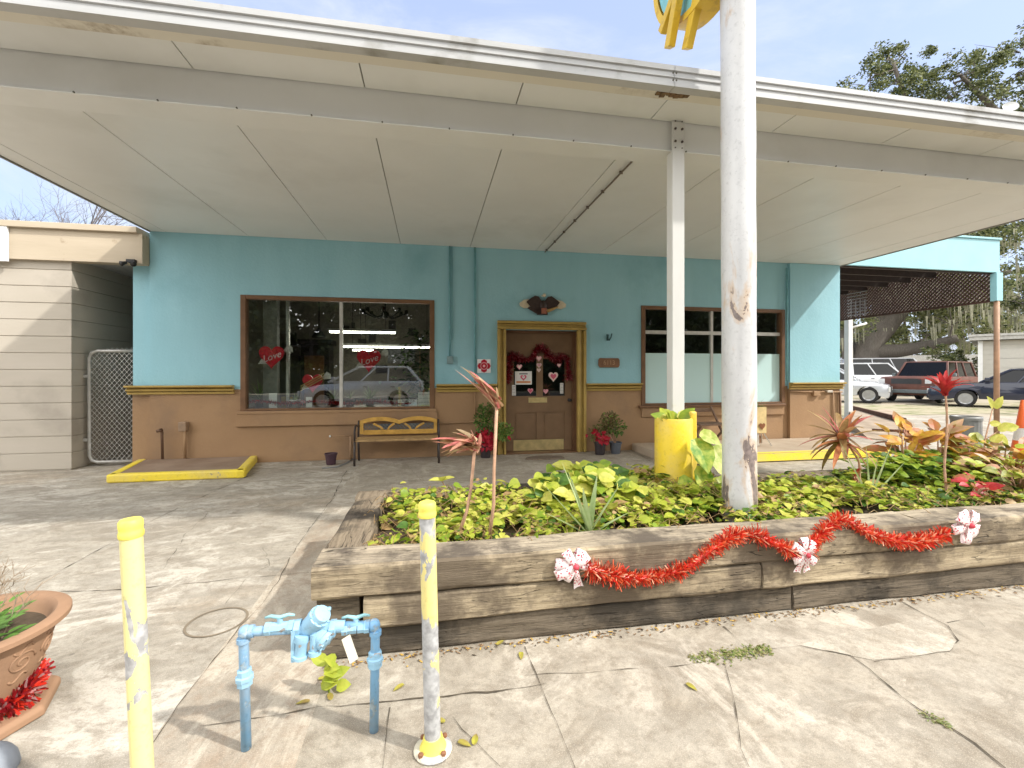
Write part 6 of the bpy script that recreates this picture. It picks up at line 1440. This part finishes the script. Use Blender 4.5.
lh = thing('white_house', 'low white house far behind the cars under the trees', 'house', atZ(915, 48)); A = atZ(884, 46); ax2 = Vector((.75, -.66, 0)); ay2 = Vector((.66, .75, 0)); b = MB(); b.obox(A+ax2*5+ay2*3+EZ*1.1, ax2*7, ay2*3, EZ*1.1); b.build('wall', plain('white siding', (.5, .5, .47), .7), lh)
b = MB(); b.prism([(-8, 0), (8, 0), (7, .8), (-7, .8)], A+ax2*5+ay2*-.5+EZ*2.2, ax2, EZ, ay2*7); b.build('roof', plain('pale roof', (.5, .49, .46), .7), lh); b = MB(); b.obox(A+ax2*5-ay2*.02+EZ*1.3, ax2*.8, ay2*.03, EZ*.5); b.obox(A+ax2*2-ay2*.02+EZ*1.3, ax2*.6, ay2*.03, EZ*.5); b.build('window', M_cgl, lh)
# ================================================================= trees
M_bark = two('oak bark', (.10, .085, .07), (.17, .15, .125), 6, .3, .7, (3, 3, .6), rough=.95, bscale=20, bstr=.8, bdist=.04)
OL = [leafm('oak leaf', (.12, .14, .045), (.09, .11, .035), .35), leafm('oak leaf light', (.26, .27, .11), (.19, .21, .08), .35), leafm('oak leaf dark', (.035, .055, .018), (.025, .04, .012), .2)]
M_moss = plain('grey green moss', (.30, .29, .20), .9, 0, .25, 4)
def branch_pts(p, q, r_, k=5, j=.12):
    out = []; p, q = Vector(p), Vector(q); L = (q-p).length
    for i in range(k+1): t = i/k; out.append(p.lerp(q, t)+Vector((r_.gauss(0, 1), r_.gauss(0, 1), r_.gauss(0, 1)))*L*j*.4*math.sin(t*PI))
    return out
def clump(b, c, rad_, n, size, r_, sc=(1, 1, .7), mix=(0, 0, 1, 2)):
    for i in range(n):
        v = Vector((r_.gauss(0, 1), r_.gauss(0, 1), r_.gauss(0, 1))).normalized()*rad_*r_.random()**.5
        q = Vector(c)+Vector((v.x*sc[0], v.y*sc[1], v.z*sc[2])); d = Vector((r_.gauss(0, 1), r_.gauss(0, 1), r_.gauss(0, .7))).normalized(); s = d.orthogonal().normalized(); a = r_.uniform(0, 2*PI); s = s*math.cos(a)+d.cross(s)*math.sin(a); L = size*r_.uniform(.6, 1.3)
        b.add([q-d*L*.5, q+s*L*.28, q+d*L*.5, q-s*L*.28], [(0,1,2,3)], r_.choice(mix))
def tree(name, label, base, limbs, tw, ends, lsize, nper, crad, seed, moss=0, leafmats=None, mix=(0, 0, 1, 2), bark=None):
    r_ = random.Random(seed); t = thing(name, label, 'tree', base); b = MB()
    for pts, r0, r1 in limbs:
        P = smooth(pts, 4); n = len(P); b.tube(P, [r0+(r1-r0)*(i/(n-1))**.8 for i in range(n)], 10)
    for e in ends:                                   # twigs toward clumps
        src = min(((Vector(q), r1) for pts, r0, r1 in limbs for q in smooth(pts, 4)), key=lambda k: (k[0]-Vector(e)).length)[0]
        P = branch_pts(src, e, r_, 4, .3); b.tube(P, [tw, tw*.7, tw*.5, tw*.35, tw*.2], 5)
        for k in range(3): q = Vector(e)+Vector((r_.gauss(0, crad*.4), r_.gauss(0, crad*.4), r_.gauss(0, crad*.3))); b.tube([P[3], P[3].lerp(q, .5)+EZ*.05, q], [tw*.35, tw*.25, tw*.1], 4)
    b.build('trunk', bark or M_bark, t, True)
    c = MB()
    for e in ends:
        for k in range(4): o = Vector((r_.gauss(0, crad*.65), r_.gauss(0, crad*.65), r_.gauss(0, crad*.4))); clump(c, Vector(e)+o, crad*r_.uniform(.35, .7), nper//4, lsize, r_, mix=mix)
    c.build('crown', leafmats or OL, t)
    if moss:
        m_ = MB(); mends = [q for q in ends if q[2] < 9]
        for i in range(moss):
            e = Vector(r_.choice(mends))+Vector((r_.gauss(0, crad), r_.gauss(0, crad), -crad*.3+r_.gauss(0, .3))); L = r_.uniform(.3, 1.5); w_ = r_.uniform(.04, .16); a = r_.uniform(0, PI); s = Vector((math.cos(a), math.sin(a), 0))
            for k in range(3):
                o = Vector((r_.gauss(0, w_), r_.gauss(0, w_), 0)); ww = w_*r_.uniform(.3, .6); m_.add([e+o-s*ww, e+o+s*ww, e+o+s*ww*.6+Vector((.03, 0, -L*.6)), e+o-s*ww*.6+Vector((.03, 0, -L*.6)), e+o+Vector((.05, 0, -L*r_.uniform(.8, 1)))], [(0, 1, 2, 3), (3, 2, 4)])
        tag(m_.build('hanging_moss', M_moss, t), kind='stuff')
    return t
def zp(px, py, Zd): 
    d = ray(px, py); return d*Zd+Vector((0, 0, CAMH))
r_ = random.Random(101)
# big mossy live oak with leaning trunk
Z0 = 33
lb = [([atZ(858, Z0), zp(868, 345, Z0), zp(885, 325, Z0), zp(902, 305, Z0), zp(915, 285, Z0), zp(930, 255, Z0)], 1.15, .45),
      ([zp(862, 352, Z0), zp(880, 352, Z0-.5), zp(905, 350, Z0-1), zp(930, 345, Z0-2), zp(958, 338, Z0-3)], .75, .25),
      ([zp(876, 335, Z0), zp(880, 300, Z0), zp(872, 270, Z0), zp(860, 240, Z0)], .6, .25), ([atZ(852, Z0)+EZ*.5, zp(845, 335, Z0), zp(838, 300, Z0+1)], .5, .2), ([zp(905, 300, Z0), zp(935, 290, Z0-1), zp(975, 285, Z0-3), zp(1010, 270, Z0-4)], .4, .15)]
ends = []
for i in range(85):
    px = r_.uniform(842, 1000); py = r_.uniform(170, 335)
    if px < 925 and py > 290 and not (px < 865 and r_.random() < .6): py = r_.uniform(170, 290)
    ends.append(zp(px, py, Z0+r_.uniform(-3, 5)))
tree('live_oak', 'big leaning live oak draped in grey moss behind the parked cars', atZ(858, Z0), lb, .12, ends, .21, 720, 1.75, 5, 600, mix=(0, 1, 1, 1, 2))
# tall oak whose crown shows over the canopy
Z1 = 24
lb = [([atZ(1075, Z1), zp(1074, 300, Z1), zp(1060, 220, Z1), zp(1035, 150, Z1)], .6, .3), ([zp(1050, 190, Z1), zp(970, 145, Z1), zp(915, 110, Z1), zp(892, 60, Z1)], .3, .08), ([zp(1035, 150, Z1), zp(990, 105, Z1), zp(960, 75, Z1)], .25, .07), ([zp(1035, 150, Z1), zp(1035, 110, Z1), zp(1060, 60, Z1)], .3, .1), ([zp(960, 150, Z1), zp(900, 135, Z1), zp(850, 105, Z1)], .2, .06), ([zp(1072, 290, Z1), zp(1090, 230, Z1), zp(1100, 160, Z1)], .3, .1)]
ends = [zp(px, py, Z1+r_.uniform(-2, 2)) for px, py in ((896, 48), (886, 62), (905, 60), (876, 70), (868, 82), (858, 92), (884, 88), (900, 80), (915, 68), (925, 78), (938, 70), (950, 82), (940, 95), (920, 98), (905, 102), (960, 92), (970, 70), (978, 58), (990, 62), (968, 82), (985, 85), (895, 110), (930, 115), (950, 110), (1000, 52), (835, 105), (850, 108), (870, 105), (1024, 75), (1030, 90), (1018, 95), (1045, 60), (1060, 90), (1040, 105), (1015, 108), (990, 110), (1030, 130), (1050, 140), (970, 118), (1080, 70), (1100, 120), (1024, 38), (1070, 40))]
ends += [zp(r_.uniform(990, 1090), r_.uniform(150, 320), Z1+r_.uniform(-1, 3)) for i in range(34)]
tree('tall_oak', 'tall oak whose crown rises over the right end of the canopy', atZ(1075, Z1), lb, .06, ends, .15, 520, .85, 6, 130)
# further trees closing the view
for i, (px, Zd, h, lab) in enumerate(((846, 52, 12, 'pale green tree behind the carport post at left of the oak'), (905, 60, 13, 'distant green tree seen between the oak limbs'), (962, 52, 11, 'bushy green tree left of the cream shed'), (1010, 58, 14, 'tree mass rising behind the cream shed'))):
    bs = atZ(px, Zd); ends = [bs+Vector((r_.gauss(0, 3), r_.gauss(0, 2), r_.uniform(1.5, h))) for k in range(34)]
    tree('background_tree', lab, bs, [([bs, bs+Vector((.2, 0, h*.4)), bs+Vector((0, .3, h*.8))], .35, .1)], .06, ends, .5, 170, 1.7, 20+i, 60, mix=(0, 1, 1, 0))
bs = atZ(966, 26); ends = [bs+Vector((r_.gauss(0, 1.2), r_.gauss(0, .8), r_.uniform(.6, 2.4))) for k in range(16)]
tree('evergreen_bush', 'dark green bush between the grey car and the cream shed', bs, [([bs, bs+EZ*1, bs+EZ*2], .08, .03)], .03, ends, .16, 260, .6, 31)
# bare tree at the left
bt = thing('bare_tree', 'leafless tree with fine grey branches above the beige building', 'tree', zp(30, 372, 16)); b = MB(); r_ = random.Random(55); M_bt = plain('grey bare bark', (.16, .14, .135), .9, 0, .2)
cnt = [0]
def grow(p, d, L, r0, depth):
    P = [p]; q = p; dd = d
    for i in range(4): dd = (dd+Vector((r_.gauss(0, .16), r_.gauss(0, .16), r_.gauss(.03, .12)))).normalized(); q = q+dd*L/4; P.append(q)
    b.tube(P, [r0, r0*.88, r0*.76, r0*.65, r0*.52], 5 if depth > 2 else 3, cap=False); cnt[0] += 1
    if depth == 0 or cnt[0] > 2600: return
    for k in range(3 if depth > 1 else 4):
        s = P[r_.randrange(2, 5)]; nd = (dd+Vector((r_.gauss(0, .55), r_.gauss(0, .55), r_.gauss(.0, .45)))).normalized(); grow(s, nd, L*r_.uniform(.62, .85), r0*.52, depth-1)
for px, ex in ((-30, .5), (45, .1), (95, -.2), (-90, .6)):
    bs = zp(px, 372, 15.5); bs.z = 0; b.tube([bs, bs+EZ*2.2], [.14, .11], 7)
    for k in range(2): grow(bs+EZ*2.2, Vector((ex+r_.gauss(0, .35), r_.gauss(0, .3), .75)).normalized(), 2.3, .085, 5)
b.build('branches', M_bt, bt, True)
# trees and hedge across the street behind the camera (what the windows mirror)
for i, (x, y, h, lab) in enumerate(((-9, -22, 9, 'leafy street tree across the road, leftmost of the row'), (-2, -24, 10, 'leafy street tree across the road, second of the row'), (5, -23, 9, 'leafy street tree across the road, third of the row'), (-16, -25, 11, 'leafy street tree far left across the road'), (13, -24, 9, 'leafy street tree across the road, fifth of the row'), (21, -23, 9, 'leafy street tree across the road, sixth of the row'), (29, -24, 10, 'leafy street tree across the road, seventh of the row'), (38, -25, 10, 'leafy street tree across the road, rightmost of the row'))):
    bs = Vector((x, y, 0)); ends = [bs+Vector((r_.gauss(0, 3.0), r_.gauss(0, 1.6), r_.uniform(.6, h*1.15))) for k in range(85)]
    tree('street_tree', lab, bs, [([bs, bs+Vector((.1, 0, h*.4)), bs+Vector((0, .2, h*.75))], .25, .08)], .05, ends, .42, 190, 1.6, 60+i, mix=(0, 2, 2))

for i in range(11):
    bs = Vector((-34+i*8.5, -33+(i % 3), 0)); ends = [bs+Vector((r_.gauss(0, 2.8), r_.gauss(0, 1.2), r_.uniform(1.5, 13))) for k in range(48)]
    tag(tree('street_tree', 'tall dark tree in the back row across the road', bs, [([bs, bs+Vector((.1, 0, 5)), bs+Vector((0, .2, 9))], .25, .08)], .05, ends, .9, 70, 1.9, 160+i, mix=(0, 2, 2)), group='back row of trees across the road')
hg = MB(); r_ = random.Random(91)
for i in range(9000):
    x = r_.uniform(-32, 46); hh_ = 1.9+.5*nz((x*.4, 0, 0)); z = hh_*r_.random()**.6; q = Vector((x, -16.5+r_.gauss(0, .35), z)); d = Vector((r_.gauss(0, 1), r_.gauss(0, 1), r_.gauss(0, .7))).normalized(); s_ = d.orthogonal().normalized()
    hg.add([q-d*.14, q+s_*.09, q+d*.14, q-s_*.09], [(0,1,2,3)], r_.choice((0, 2, 2)))
hg.box((-32, -16.7, 0), (46, -16.3, 1.5), 2)
tag(hg.build('hedge', OL), 'long dark hedge across the street behind the camera, below the row of trees', 'hedge')
